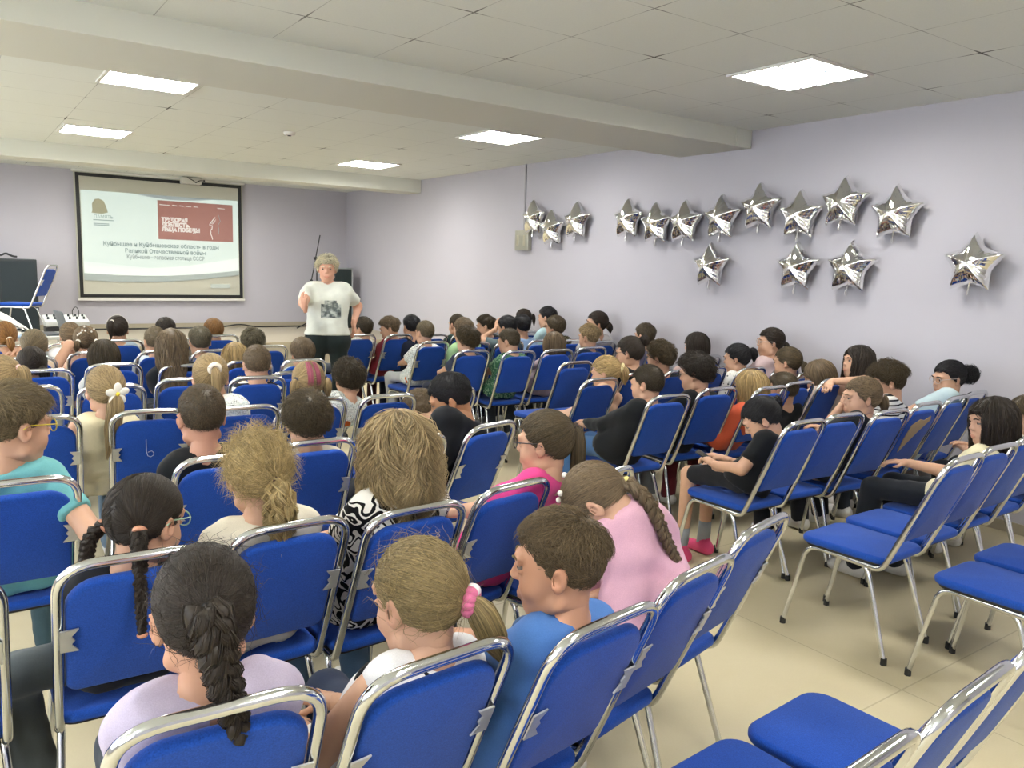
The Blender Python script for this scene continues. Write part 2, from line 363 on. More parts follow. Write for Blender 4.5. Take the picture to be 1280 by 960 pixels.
sd.location = (2.72, 7.55, ZC); tag(sd, 'small round white smoke detector on the middle bay ceiling', 'smoke detector')
MB().tube([(0, 0, -.028), (0, 0, -.036)], [.02, .014], 12).build('sensor_cap', M_blk2, sd)

# ------------------------------------------------------------------ chairs
def blue_material(name, col, var):
    m, nt, b = new_mat(name); tc = N(nt, 'ShaderNodeTexCoord')
    n = N(nt, 'ShaderNodeTexNoise', i_Scale=330., i_Detail=2.); L(nt, tc.outputs['Object'], n.inputs['Vector'])
    n2 = N(nt, 'ShaderNodeTexNoise', i_Scale=7., i_Detail=3.); L(nt, tc.outputs['Object'], n2.inputs['Vector'])
    r = N(nt, 'ShaderNodeMapRange', i_1=.25, i_2=.75, i_3=1-var, i_4=1+var); L(nt, n.outputs[0], r.inputs[0])
    r2 = N(nt, 'ShaderNodeMapRange', i_3=.88, i_4=1.12); L(nt, n2.outputs[0], r2.inputs[0])
    mu = N(nt, 'ShaderNodeMath', operation='MULTIPLY'); L(nt, r.outputs[0], mu.inputs[0]); L(nt, r2.outputs[0], mu.inputs[1])
    s = N(nt, 'ShaderNodeVectorMath', operation='SCALE'); s.inputs[0].default_value = lin(col)[:3]; L(nt, mu.outputs[0], s.inputs['Scale'])
    L(nt, s.outputs[0], b.inputs['Base Color']); b.inputs['Roughness'].default_value = .85; b.inputs['Specular IOR Level'].default_value = .2; b.inputs['Sheen Weight'].default_value = .12
    bp = N(nt, 'ShaderNodeBump', i_Strength=.35, i_Distance=.001); L(nt, n.outputs[0], bp.inputs['Height']); L(nt, bp.outputs[0], b.inputs['Normal'])
    return m
M_blue = blue_material('blue_upholstery', '#1a47a0', .3); M_silver = plain('silver_bracket', (.62, .62, .60, 1), .4, .75); M_rubber = plain('rubber', '#222222', .7)
BP0 = np.array([0, -.19, .443]); BP1 = np.array([0, -.39, .905])     # line of the back frame
def chair_build():
    r = empty('banquet_chair'); hw = .163
    d = (BP1-BP0)/np.linalg.norm(BP1-BP0)
    P = [(-hw+.012, .02, .393), (-hw, -.165, .393), (-hw, *BP0[1:]+d[1:]*.01), (-hw, *BP1[1:]), (hw, *BP1[1:]), (hw, *BP0[1:]+d[1:]*.01), (hw, -.165, .393), (hw-.012, .02, .393)]
    MB().tube(fillet(P, [.06, .06, .085, .085, .06, .06], 7), .0125, 12).build('back_frame', M_chrome, r)
    s = MB(); o = rrect(.178, .205, [.065, .065, .045, .045], 7); o[:, 0] *= 1-.06*(.2-o[:, 1])/.4
    s.pad(o+np.array([0, .02]), .412, .444, .014, 5); V = s.V[0]
    V[:, 2] += np.where(V[:, 2] > .434, .010*(1-(V[:, 0]/.18)**2)*(1-((V[:, 1]-.02)/.21)**2), 0)
    s.build('seat', M_blue, r)
    MB().pad(rrect(.165, .185, .05)+np.array([0, .02]), .400, .414, .004).build('seat_board', M_rubber, r)
    # padded back between the posts
    u = d; n = np.array([0, u[2], -u[1]]); ln = np.linalg.norm(BP1-BP0)
    b = MB(); b.pad(rrect(.148, .178, [.075, .075, .03, .03], 7), -.014, .016, .013, 4)
    V = b.V[0].copy(); c = BP0+u*(.095+.178)+n*.004
    b.V[0] = c+V[:, :1]*np.array([1, 0, 0])+V[:, 1:2]*u+V[:, 2:]*n*1.
    b.build('backrest', M_blue, r)
    for s_ in (-1, 1):
        x = s_*.155
        P = [(s_*.182, .262, .012), (x, .185, .396), (x, -.10, .396), (s_*.182, -.225, .012)]
        lg = MB().tube(fillet(P, .055, 7), .0105, 10).build('leg_frame', M_chrome, r)
        for q in (P[0], P[3]): MB().tube([(q[0], q[1], .0), (q[0], q[1], .03)], [.0135, .0125], 10).build('foot_cap', M_rubber, lg)
    return r
def bracket(r):
    d = (BP1-BP0)/np.linalg.norm(BP1-BP0); n = np.array([0, d[2], -d[1]])
    for s_ in (-1, 1):
        o = np.array([(0, -.034), (.040, -.036), (.024, -.012), (.032, .0), (.024, .013), (.040, .036), (0, .034)])
        mb = MB(); k = len(o); c = BP0+d*.285-n*.014+np.array([s_*.160, 0, 0])
        f = lambda q, t: c+np.outer(-s_*q[:, 0], [1, 0, 0])+np.outer(q[:, 1], d)-n*t
        V = np.r_[f(o, 0), f(o, .004), [f(np.array([[.014, 0]]), 0)[0]], [f(np.array([[.014, 0]]), .004)[0]]]
        i = np.arange(k); j = (i+1) % k
        mb.add(V, np.c_[i, j, k+j, k+i], np.r_[np.c_[np.full(k, 2*k), j, i], np.c_[np.full(k, 2*k+1), k+i, k+j]]); mb.build('side_bracket', M_silver, r, False)
CH = {}
CHAIRS = '''n1 .32 1.2 -4|n2 .70 1.16 4|n3 1.065 1.12 8|n4 1.45 1.22 12|n5 1.88 1.365 13
a0 -.10 1.98 0|a1 .33 1.965 -2|a2 .725 2.005 2|a3 1.09 1.97 3|a4 1.485 2.04 9|a5 1.865 2.015 13
b1 .15 2.81 0|b3 .78 2.85 0|b4 1.165 2.93 2|b5 1.535 2.83 5|b6 1.98 2.915 15
c0 -.12 3.92 0|c1 .29 3.91 -3|c2 .735 3.87 -6|c3 1.14 3.8 -5|c4 1.53 3.88 -3|c5 1.92 3.83 0|c6 2.36 3.9 3
d1 .32 4.84 0|d2 .71 4.73 -4|d3 1.12 4.84 -4|d4 1.51 4.76 -6|d5 1.79 4.9 0
e1 .455 5.53 2|e2 .87 5.68 -2|e3 1.27 5.48 0|e4 1.70 5.55 0|e5 2.08 5.5 0
f1 .44 6.23 8|f2 .86 6.47 0|f3 1.30 6.38 0|f4 1.67 6.33 8|f5 2.155 6.52 0
g0 .38 7.12 0|g1 .78 7.16 0|g2 1.19 7.32 0|g4 1.60 7.42 0|g3 2.06 7.56 0
r1 3.34 7.29 4|r2 3.715 7.2 7|r3 4.07 7.12 0|rb 4.45 7.12 0|rv 4.82 7.1 0|r8 5.32 7.2 0
r4 3.67 6.42 2|r5 4.02 6.25 0|rd 4.41 6.25 0|r9 4.80 6.25 0|rc 5.19 6.22 0
r6 3.61 5.65 -3|r7 3.965 5.47 -3|r10 4.37 5.46 -4|r12 4.815 5.52 -6|r13 5.38 5.98 0
r14 3.92 4.66 0|re 4.33 4.66 0|rf 5.36 5.18 0|r20 5.37 4.62 0
r15 3.455 3.855 3|r16 3.935 3.98 0|r17 4.32 3.97 0|r21 4.70 4.0 0|r22 5.0 3.87 0|rp 5.3 3.78 0|rg 5.2 3.5 0|rl 5.34 6.68 0|rw 5.34 3.04 0
r18 3.365 3.155 -2|r19 3.88 3.24 -4|r23 4.25 3.13 0|r30 4.64 3.2 0|r31 5.03 3.2 3
r24 3.405 2.29 0|r25 3.765 2.31 -3|r26 4.13 2.265 -3|r27 4.60 2.315 0|r28 5.04 2.36 4|r29 5.38 2.41 2
r32 3.32 1.495 2|r33 3.70 1.53 0|r34 4.08 1.56 0|r35 4.46 1.58 0|r36 4.85 1.6 0
m0 1.07 .565 3|m1 1.45 .585 4|m2 1.83 .61 4
s1 3.32 .90 0|s2 3.71 .93 0'''
PLAIN = set('r6 r7 r10 r12 r14 re r15 r16 r17 r18 r19 r20 r21 r22 r23 r24 r25 r26 r27 r28 r29 r30 r31 rp rg rl rw rf rd rb rv rc r32 r33 r34 r35 r36 m0 m1 m2 s1 s2'.split())
EMPTY = {'r25': 'empty blue chair beside the girl in black shorts', 'n5': 'empty blue padded chair ending the near row, next to the open floor', 'a5': 'blue chair in front of the girl bending forward, end of its row',
 'a0': 'blue chair mostly out of the picture beside the girl with two braids', 'b6': 'empty blue chair behind the boy in black who leans aside, by the aisle floor',
 'c1': 'empty blue chair in front of the boy with yellow glasses', 'c2': 'empty blue chair with a chalky white scribble on its backrest', 'd1': 'empty blue chair two rows ahead of the boy with yellow glasses',
 'd2': 'empty blue chair partly hidden by the hair flower girl', 'd3': 'blue chair ahead of the girl with a white scrunchie', 'r14': 'empty blue chair before the girl with a cream scrunchie, seat showing',
 're': 'empty blue chair between the fair boy in navy and the girl with the bun', 'r29': 'blue chair by the wall next to the girl in pale blue', 
 'r32': 'empty blue chair with its seat in full view beside the open floor', 'r33': 'empty blue chair second in its row, seat showing beside the first one',
 'r35': 'blue chair beyond the long-haired girl in cream', 'm0': 'chair at the bottom edge of the picture with only its chrome top bar showing',
 'm1': 'empty blue chair at the bottom, chrome back frame beside the two bare seats', 'm2': 'empty blue chair cut by the corner of the picture behind another chrome back', 
 's1': 'empty blue chair with bare seat at the picture edge, in front of the open floor', 's2': 'empty blue chair half out of the picture beside the bare seat',
 'r21': 'empty blue chair between the boy with dark curls and the girl in polka dots', 'c5': 'blue chair just behind the boy in the printed T-shirt', 'b5': 'blue chair half hidden by wavy blond hair, beside the boy in black who leans aside', 'd5': 'blue chair glimpsed between the pink-streaked pigtails and the boy in the printed T-shirt'}
_c0 = chair_build(); _c1 = copy_tree(_c0); bracket(_c1); _used = set()
def chair_at(x, y, yaw, plainone, z=0.):
    src = _c0 if plainone else _c1
    o = src if src.name not in _used else copy_tree(src)
    _used.add(src.name); a = math.radians(yaw); f = np.array([-math.sin(a), math.cos(a)])
    p = np.array([x, y])+f*.39; o.location = (p[0], p[1], z); o.rotation_euler = (0, 0, a); return o
for e in CHAIRS.replace('\n', '|').split('|'):
    k, x, y, a = e.split(); x, y, a = float(x), float(y), float(a)
    o = chair_at(x, y, a, k in PLAIN); CH[k] = (o, x, y, a)
    tag(o, EMPTY.get(k, 'blue padded chair'), 'chair', 'blue chairs in rows facing the screen')
sc = chair_at(1.10, 11.35, 62, False, ST); tag(sc, 'blue chair standing sideways on the stage before the black cabinet', 'chair')
# torn cover on one back, chalk scribble on another
d = (BP1-BP0)/np.linalg.norm(BP1-BP0); n = np.array([0, d[2], -d[1]])
o = np.array([(-.10, .0), (-.085, -.09), (.015, .045), (.09, .12), (.07, .15), (.02, .125), (-.03, .135), (-.095, .10)])
mb = MB(); k = len(o); f = lambda q, t: BP0+d*.27-n*(.0115+t)+np.outer(q[:, 0], [1, 0, 0])+np.outer(q[:, 1], d)
i = np.arange(k); j = (i+1) % k
mb.add(np.r_[f(o, 0), f(o, .004), f(np.array([[-.03, .05]]), .004)], np.c_[i, j, k+j, k+i], np.c_[np.full(k, 2*k), k+i, k+j])
mb.build('torn_patch', plain('bare_board', '#a89272', .85), CH['r27'][0], False)
q = BP0+d*.27-n*.013; w = [(-.02, .09), (-.018, .02), (-.012, -.005), (.0, -.012), (.012, -.004), (.013, .012), (.004, .022), (-.012, .016)]
MB().tube([q+np.array([a, 0, 0])+d*b_ for a, b_ in w], .0013, 5).build('chalk_scribble', plain('chalk', '#b9c2dd', .9), CH['c2'][0])

# ------------------------------------------------------------------ star balloons on the wall
M_foil = plain('silver_foil', (.88, .88, .86, 1), .09, 1.)
def balloon_build():
    r = empty('star_balloon'); R0, R1 = .207, .128; nt_, nr = 120, 16
    th = np.arange(nt_)*2*PI/nt_; k = ((th/(2*PI/5)) % 1.); t = np.abs(k-.5)*2          # t=1 at the tips
    a = (1-t)*PI/5
    # straight chord between tip and inner corner, slightly hollow
    x1, y1 = R1*math.cos(PI/5), R1*math.sin(PI/5); cx, cy = np.cos(a), np.sin(a)
    rad = (R0*y1)/((R0-x1)*cy+y1*cx+1e-9); rad = np.clip(rad, R1*.9, R0)*(1-.03*np.sin(PI*t)); rad = rad+.018*np.clip(t-.15, 0, 1)*(1-t)
    V = []; rng = np.random.RandomState(5)
    wr = .10*np.sin(th*47)+.08*np.sin(th*31+1)
    for s_ in (1, -1):
        for q in range(nr+1):
            p = q/nr
            h = .098*(1-p**2.1)**.7*(1+wr*p*.8*np.clip((p-.45)*2, 0, 1))
            V.append(np.c_[p*rad*np.sin(th), np.full(nt_, 1.)*s_*h*(1 if q < nr else 0), p*rad*np.cos(th)])
    V = np.concatenate(V); Q = []; i = np.arange(nt_); j = (i+1) % nt_
    for s_ in range(2):
        for q in range(nr):
            b0 = (s_*(nr+1)+q)*nt_; x = np.c_[b0+i, b0+nt_+i, b0+nt_+j, b0+j]; Q.append(x if s_ else x[:, ::-1])
    mb = MB().add(V, np.concatenate(Q)); mb.build('foil_star', M_foil, r, 'all')
    t_ = MB().tube([(0, 0, -.105), (0, 0, -.15), (.004, 0, -.18), (.002, .0, -.205)], [.012, .013, .02, .016], 10, flat=.35); t_.build('inflation_tail', M_foil, r); return r
BAL = [(667, 272, 0, 'first of the three small-looking star balloons, hanging over the metal junction box'), (690, 285, -3, 'silver star balloon, the lowest of the cluster of three near the wall conduit'),
 (721, 275, 4, 'silver star balloon closing the cluster of three, followed by a gap'), (785, 273, 3, 'silver star balloon that starts the long row after the gap'), (820, 279, -2, 'second silver star balloon of the long upper row'),
 (856, 277, 3, 'third silver star balloon of the long upper row'), (902, 271, 2, 'silver star balloon in the upper row, directly over the first lower balloon'), (950, 258, 0, 'raised silver star balloon, fifth of the long upper row'),
 (1000, 268, 3, 'silver star balloon directly above the middle lower balloon'), (1055, 252, 8, 'highest silver star balloon of the whole wall'), (1120, 265, 2, 'wide silver star balloon with a dark tail at the end of the upper row'),
 (888, 331, 0, 'first lower silver star balloon, with a dark tail'), (996, 333, 2, 'middle silver star balloon of the lower three'), (1063, 333, 6, 'silver star balloon at the end of the lower three, with a bright tail'),
 (1216, 328, 5, 'lone largest-looking silver star balloon, apart from all the others')]
b0 = None
for x, y, a, lb in BAL:
    v = ray(x, y); p = v*(5.492/v[0])+np.array([0, 0, CAMZ])
    o = balloon_build() if b0 is None else copy_tree(b0); b0 = b0 or o
    o.location = p+np.array([0, 0, -.01]); o.rotation_euler = (math.radians(a), 0, PI/2)
    tag(o, lb, 'balloon', 'silver foil star balloons on the lilac wall')
# junction box + conduit
jb = MB().box(-.06, .0, -.13, .13, -.115, .115, .006).build('junction_box', None or plain('galvanised', (.42, .41, .34, 1), .4, .7), None)
jb.location = (XW, 7.68, 1.93); tag(jb, 'dull metal junction box on the lilac wall below the conduit', 'junction box')
for yy in (-.06, .07): MB().box(-.066, -.06, yy-.02, yy+.02, -.06, .06, .002).build('cover_plate', plain('brass_plate', (.55, .52, .40, 1), .3, .9), jb)
cd = MB().box(-.016, 0, -.012, .012, 0, .76, .003).build('cable_conduit', plain('grey_conduit', '#9c9a9e', .5), None); cd.location = (XW, 7.70, 2.045); tag(cd, 'thin grey conduit running down the wall to the junction box', 'conduit')
# ------------------------------------------------------------------ projection screen and slide
YP = 12.72
def sp(px, py): q = at(px, py, YP); return np.array([q[0], q[2]])
def emis(name, col, base, k):
    m, nt, b = new_mat(name); b.inputs['Base Color'].default_value = lin(base); b.inputs['Roughness'].default_value = .9
    b.inputs['Emission Color'].default_value = lin(col); b.inputs['Emission Strength'].default_value = k; return m
EK = .155
M_slide = emis('projected_light', '#def2ea', '#8f9189', EK)
def text_obj(name, txt, x, z, height, width, mat, parent, y=YP-.0075, align='CENTER', bold=0.):
    cu = bpy.data.curves.new(name, 'FONT'); cu.body = txt; cu.align_x = align; cu.align_y = 'CENTER'; cu.size = height*1.35; cu.space_line = .85; cu.offset = bold
    o = bpy.data.objects.new('tmp', cu); COL.objects.link(o); bpy.context.view_layer.update()
    me = bpy.data.meshes.new_from_object(o.evaluated_get(bpy.context.evaluated_depsgraph_get()))
    w = max(1e-4, max(v.co.x for v in me.vertices)-min(v.co.x for v in me.vertices)); k = width/w
    bpy.data.objects.remove(o)
    r = bpy.data.objects.new(name, me); COL.objects.link(r); me.name = name; me.materials.clear(); me.materials.append(mat)
    for v in me.vertices: v.co = (v.co.x*k, 0, v.co.y)
    r.location = (x, y, z); r.parent = parent; return r
scr = empty('projection_screen'); tag(scr, 'projection screen with black border showing the title slide on the front wall', 'projection screen')
a, b_ = sp(95, 220), sp(303, 372); X0, X1, Z1, Z0 = 1.552, 3.815, 2.735, 1.015
MB().box(X0-.05, X1+.05, 12.70, 12.79, Z1+.012, Z1+.085, .012).build('screen_case', M_trim, scr)
MB().box(X0-.02, X1+.02, 12.735, 12.745, Z0-.015, Z1+.02).build('screen_fabric', plain('screen_fabric', '#b9b7a8', .9, spec=.1), scr)
br = MB(); w = .045
br.box(X0, X1, YP+.006, 12.735, Z1-w, Z1).box(X0, X1, YP+.006, 12.735, Z0, Z0+w).box(X0, X0+w, YP+.006, 12.735, Z0+w, Z1-w).box(X1-w, X1, YP+.006, 12.735, Z0+w, Z1-w)
br.build('black_border', M_black, scr); MB().box(X0-.03, X1+.03, 12.72, 12.75, Z0-.045, Z0-.015, .005).build('bottom_bar', M_trim, scr)
def flat(name, pts, mat, parent, dy):
    p = np.asarray(pts, float); k = len(p); c = p.mean(0)
    V = np.r_[np.c_[p[:, 0], np.full(k, YP-dy), p[:, 1]], [[c[0], YP-dy, c[1]]]]; i = np.arange(k)
    return MB().add(V, None, np.c_[np.full(k, k), i, (i+1) % k]).build(name, mat, parent, False)
A, B = X0+w+.012, X1-w-.012; W_ = B-A
T, Bo = 2.50, 1.355          # slide top and its lower wave
xs = np.linspace(0, 1, 25); wav = lambda u: Bo+.055*u**2*1.0-.045*np.sin(PI*u)+.03*u
sl = flat('slide', [(A, T), (B, T)]+[(A+W_*u, wav(u)) for u in xs[::-1]], M_slide, scr, .0)
flat('slide_wave', [(A+W_*u, wav(u)) for u in xs]+[(A+W_*u, wav(u)-.10+.03*u) for u in xs[::-1]], emis('slide_wave', '#9fb8ba', '#8f9189', EK*.55), sl, .0)
flat('slide_highlight', [(A, 1.52)]+[(A+W_*u, 1.47+.16*u**2-.05*math.sin(PI*u)) for u in xs]+[(A+W_*u, wav(u)) for u in xs[::-1]], emis('slide_highlight', '#f1fbf2', '#8f9189', EK*1.15), sl, .0012)
flat('blue_swoosh', [(A+W_*u, T) for u in xs if u > .3]+[(A+W_*u, T-.055*math.sin(PI*min(1, (u-.3)/.55))-.0*u) for u in xs[::-1] if u > .3], emis('slide_swoosh', '#9fb4bf', '#8f9189', EK*.6), sl, .0012)
rx0, rx1, rz1, rz0 = A+W_*.462, A+W_*.962, 2.43, 1.87
pan = flat('banner', [(rx0, rz1), (rx1, rz1), (rx1, rz0), (rx0, rz0)], emis('slide_banner', '#a8685f', '#8a6a63', EK*.5), sl, .002)
M_t1 = emis('slide_white_text', '#f6e8e0', '#8f9189', EK*.95); M_t2 = emis('slide_text', '#93a6a8', '#77807c', EK*.5); M_t3 = emis('slide_text_soft', '#a9b8b4', '#7d807c', EK*.65)
RW = rx1-rx0
for t_, z_, w_ in (('ТРУДОВАЯ', 2.155, .34), ('ДОБЛЕСТЬ.', 2.085, .365), ('ЛИЦА ПОБЕДЫ', 2.015, .50)):
    text_obj('banner_lettering', t_, rx0+RW*.045+w_*RW/2, z_, .055, w_*RW, M_t1, sl, bold=.006)
for u, w_ in ((.09, .13), (.22, .06), (.31, .05), (.40, .07), (.50, .06), (.84, .10)):
    c = rx0+RW*u; flat('banner_menu_line', [(c-RW*w_/2, 2.375), (c+RW*w_/2, 2.37), (c+RW*w_/2, 2.36), (c-RW*w_/2, 2.363)], M_t1, sl, .0035)
def stroke(name, pts, r, mat): return MB().tube([(x, YP-.006, z) for x, z in pts], r, 5).build(name, mat, sl)
f = lambda u, v: (rx0+RW*u, rz0+(rz1-rz0)*v)
stroke('profile_line', [f(.755, .64), f(.72, .56), f(.685, .47), f(.675, .44), f(.715, .42), f(.71, .33), f(.685, .29), f(.695, .25), f(.69, .2), f(.705, .14), f(.715, .05)], .0065, M_t1)
stroke('profile_line', [f(.70, .47), f(.74, .53), f(.765, .60), f(.75, .52), f(.715, .46)], .004, M_t1)
stroke('profile_line', [f(.80, .72), f(.825, .55), f(.79, .43), f(.805, .33), f(.80, .2)], .0045, M_t3)
cx = A+W_*.49
for t_, z_, w_, mt in (('Куйбышев и Куйбышевская область в годы', 1.775, .74, M_t2), ('Великой Отечественной войны', 1.685, .52, M_t2), ('Куйбышев – запасная столица СССР', 1.60, .50, M_t3)):
    text_obj('slide_lettering', t_, cx+(.02 if z_ < 1.7 else .0)*W_, z_, .06, w_*W_, mt, sl, bold=.002)
# emblem: olive rounded shape over lines of small print
ex, ez = A+W_*.105, 2.27
flat('emblem', [(ex-.10, ez-.075), (ex-.085, ez-.04), (ex-.09, ez+.05), (ex-.05, ez+.115), (ex, ez+.125), (ex+.06, ez+.10), (ex+.09, ez+.02), (ex+.11, ez-.06), (ex+.03, ez-.085)], emis('slide_emblem', '#a79d6c', '#8f8f80', EK*.45), sl, .003)
text_obj('emblem_caption', 'ПАМЯТЬ', ex+.05, 2.145, .045, .24, M_t2, sl)
for z_, w_ in ((2.10, .26), (2.05, .2), (2.03, .2)): flat('caption_line', [(ex-.08, z_+.006), (ex-.08+w_, z_+.006), (ex-.08+w_, z_-.006), (ex-.08, z_-.006)], M_t2, sl, .003)
flat('footer_label', [(A+W_*.80, 1.225), (A+W_*.935, 1.225), (A+W_*.935, 1.165), (A+W_*.80, 1.165)], emis('slide_footer', '#d6e4d8', '#8f9189', EK*.6), sl, .003)
# small wall projector mount above the screen
pm = MB().box(-.14, .14, -.12, 0, -.045, .045, .012).build('screen_bracket_box', plain('pale_plastic', '#c2c0b6', .5), None); pm.location = (3.02, 12.55, 2.72); tag(pm, 'pale device with a loose black cable above the projection screen', 'wall device')
MB().tube(fillet([(-.06, -.125, .04), (.02, -.14, -.0), (.05, -.14, -.03), (.10, -.14, .01), (.17, -.13, .012)], .03), .007, 6).build('loose_cable', M_black, pm); MB().ball((.17, -.13, .012), .014).build('plug', M_black, pm)
# ------------------------------------------------------------------ on the stage
def thing(name, label, cat, loc, rz=0, group=None): return tag(empty(name, loc, rz), label, cat, group)
for k, (x0, x1, z1, lb) in enumerate(((.02, .56, 1.545, 'tall black cabinet on the stage, cut by the picture edge'), (.565, .985, 1.53, 'tall black cabinet on the stage behind the sideways blue chair'))):
    t = thing('black_cabinet', lb, 'cabinet', ((x0+x1)/2, 12.3, ST), 0, 'black cabinets on the stage'); hx = (x1-x0)/2
    MB().box(-hx, hx, -.28, .28, 0, z1-ST, .012).build('body', M_blk2, t); MB().box(-hx+.02, hx-.02, -.288, -.279, .03, z1-ST-.03, .003).build('front_panel', plain('dark_cloth', '#202a2e', .8), t)
t = MB().tube(fillet([(-.12, 0, .015), (-.03, .01, .05), (.02, -.02, .02), (.08, .02, .055), (.16, 0, .015), (.2, .03, .012)], .03), .014, 6).build('coiled_cable', M_black, None); t.location = (.58, 12.2, 1.545); tag(t, 'small tangle of black cable lying on the black cabinet', 'cable')
# loudspeaker
t = thing('loudspeaker', 'black loudspeaker with pale edge in the stage corner behind the speaking woman', 'loudspeaker', (5.22, 12.3, ST), .12)
MB().box(-.17, .17, -.16, .16, 0, .965, .02).build('cabinet_body', M_black, t); MB().box(-.15, .15, -.168, -.158, .03, .93, .008).build('grille', plain('grille', '#23302f', .7), t)
e = MB(); e.box(.152, .172, -.172, -.155, .0, .97, .004).box(-.172, .172, -.172, -.155, .95, .972, .004); e.build('edge_trim', plain('silver_trim', '#a9adab', .4, .5), t)
# microphone stand
q = at(396, 325, 12.0); bx, bz = q[0], q[2]; t = thing('microphone_stand', 'black boom microphone stand beside the woman, on the stage', 'microphone stand', (bx, 12.0, ST))
MB().tube([(0, 0, .12), (0, 0, bz-ST+.05)], .011, 8).build('pole', M_black, t)
for k in range(3):
    an = k*2*PI/3+.4; MB().tube(fillet([(0, 0, .2), (.1*math.cos(an), .1*math.sin(an), .13), (.32*math.cos(an), .32*math.sin(an), .012)], .05), .009, 6).build('leg', M_black, t)
p0, p1 = at(400, 294, 12.0), at(389, 352, 11.97); loc = np.array([bx, 12., ST])
MB().tube([p0-loc, p1-loc], .009, 8).build('boom', M_black, t); MB().tube([(-.05, 0, bz-ST+.02), (.06, -.02, bz-ST+.03)], .022, 8).build('boom_clamp', M_black, t)
dn = (p1-p0)/np.linalg.norm(p1-p0); MB().tube([p1-loc-dn*.03, p1-loc+dn*.08], [.022, .03], 10).build('microphone_clip', M_black, t)
# cables along the stage back
c = MB(); P = [at(x, y, 12.6) for x, y in ((112, 412), (200, 414), (275, 413.5), (300, 410.5), (318, 412), (350, 414), (388, 412), (402, 409), (425, 410))]
for p in P: p[2] = ST+.012
P[3][2] = ST+.06; P[7][2] = ST+.04
c.tube(fillet(P, .2), .012, 6); c.build('black_cable', M_black, None); tag(bpy.data.objects['black_cable'], 'long black cable lying along the back of the stage', 'cable')
# ------------------------------------------------------------------ table with laptop before the stage
t = thing('folding_table', 'pale table before the stage carrying papers and the open laptop', 'table', (.32, 9.3, 0))
M_tab = plain('table_top', '#b3b3ad', .4)
MB().pad(rrect(.80, .32, .03), .772, .80, .006).build('table_top', M_tab, t)
for x in (-.62, .62):
    for y in (-.25, .25): MB().tube([(x, y, 0), (x, y, .772)], .015, 8).build('leg', M_silver, t)
lp = thing('laptop', 'open grey laptop seen from its side on the table before the stage', 'laptop', (.80, 9.25, .80), -1.44)
MB().pad(rrect(.17, .12, .012), 0, .016, .004).build('keyboard_base', plain('laptop_grey', '#4a4f55', .4, .4), lp)
s = MB().pad(rrect(.17, .115, .012), -.004, .004, .003); R = np.array([[1, 0, 0], [0, -.26, -.966], [0, .966, -.26]]); s.xf(R, (0, .15, .125)); s.build('screen_lid', plain('laptop_lid', '#6f7478', .5, .2), lp)
rng = random.Random(4); zz = .802; pl = [(-.14, 9.32, 3, 'slightly crumpled white paper stack'), ]
Mp = plain('paper', '#dcdcd8', .8)
names = ['lowest white paper sheet spread on the table before the stage', 'white paper sheet lying second from the table top in the pile', 'creased white sheet in the middle of the pile by the laptop', 'white sheet with a raised fold in the pile by the laptop', 'topmost crumpled white sheet of the pile by the laptop']
for k in range(5):
    g = 14; u = np.linspace(-1, 1, g); U, V_ = np.meshgrid(u, u); an = rng.uniform(-.6, .6); h = .02+.05*k
    Zz = zz+h*(1-.5*(U**2+V_**2))*np.maximum(0, 1-.3*np.abs(U))+.012*np.sin(3*U+k)*np.cos(2.4*V_+k*1.7)*(1-np.abs(U))+.004
    Zz += k*.012
    X = .26*U*(1-.04*k); Y = .19*V_; P_ = np.stack([X*math.cos(an)-Y*math.sin(an)-.02+.05*rng.random(), X*math.sin(an)+Y*math.cos(an), np.maximum(Zz-zz, .002+.012*k)], -1).reshape(-1, 3)
    I = np.arange(g*g).reshape(g, g); Q = np.stack([I[:-1, :-1], I[:-1, 1:], I[1:, 1:], I[1:, :-1]], -1).reshape(-1, 4)
    mb = MB().add(P_, Q); mb.add(P_-[0, 0, .003], Q[:, ::-1]); o = mb.build('paper_sheet', Mp, None); o.location = (.36, 9.3, zz); tag(o, names[k], 'paper', 'papers on the table')
bf = MB().pad(rrect(.15, .105, .01), 0, .012, .003).build('blue_folder', plain('folder_blue', '#9db6d2', .5), None); bf.location = (.62, 9.08, .802); bf.rotation_euler = (0, 0, .3); tag(bf, 'pale blue folder on the table between papers and laptop', 'folder')
# mixing desk on its own stand
t = thing('mixing_desk', 'grey mixing desk with knobs on a black bent-tube stand by the stage edge', 'mixing desk', (1.05, 9.86, 0))
s = MB().box(-.21, .21, -.16, .16, .0, .055, .01); R = np.array([[1, 0, 0], [0, .985, -.17], [0, .17, .985]]); s.xf(R, (0, 0, .87)); s.build('console', plain('console_grey', '#b9bbb8', .4), t)
k_ = MB()
MB().box(-.2, .2, -.15, .15, .77, .835, .008).build('lower_unit', M_black, t)
for i in range(6):
    for j in range(2): MB().tube([(-.17+i*.068, -.06+j*.13, .915+.02*j), (-.17+i*.068, -.06+j*.13, .942+.02*j)], [.012, .009], 8).build('knob', M_blk2, t)
for y in (-.12, .12): MB().tube(fillet([(-.24, y, 0), (-.24, y, .76), (.27, y, .76), (.27, y, 0)], .08), .015, 8).build('stand_frame', M_black, t)
MB().tube(fillet([(.08, .05, .93), (.07, .06, 1.0), (.11, .06, 1.05), (.14, .06, 1.0), (.13, .05, .93)], .05), .004, 5).build('cable_loop', M_black, t)
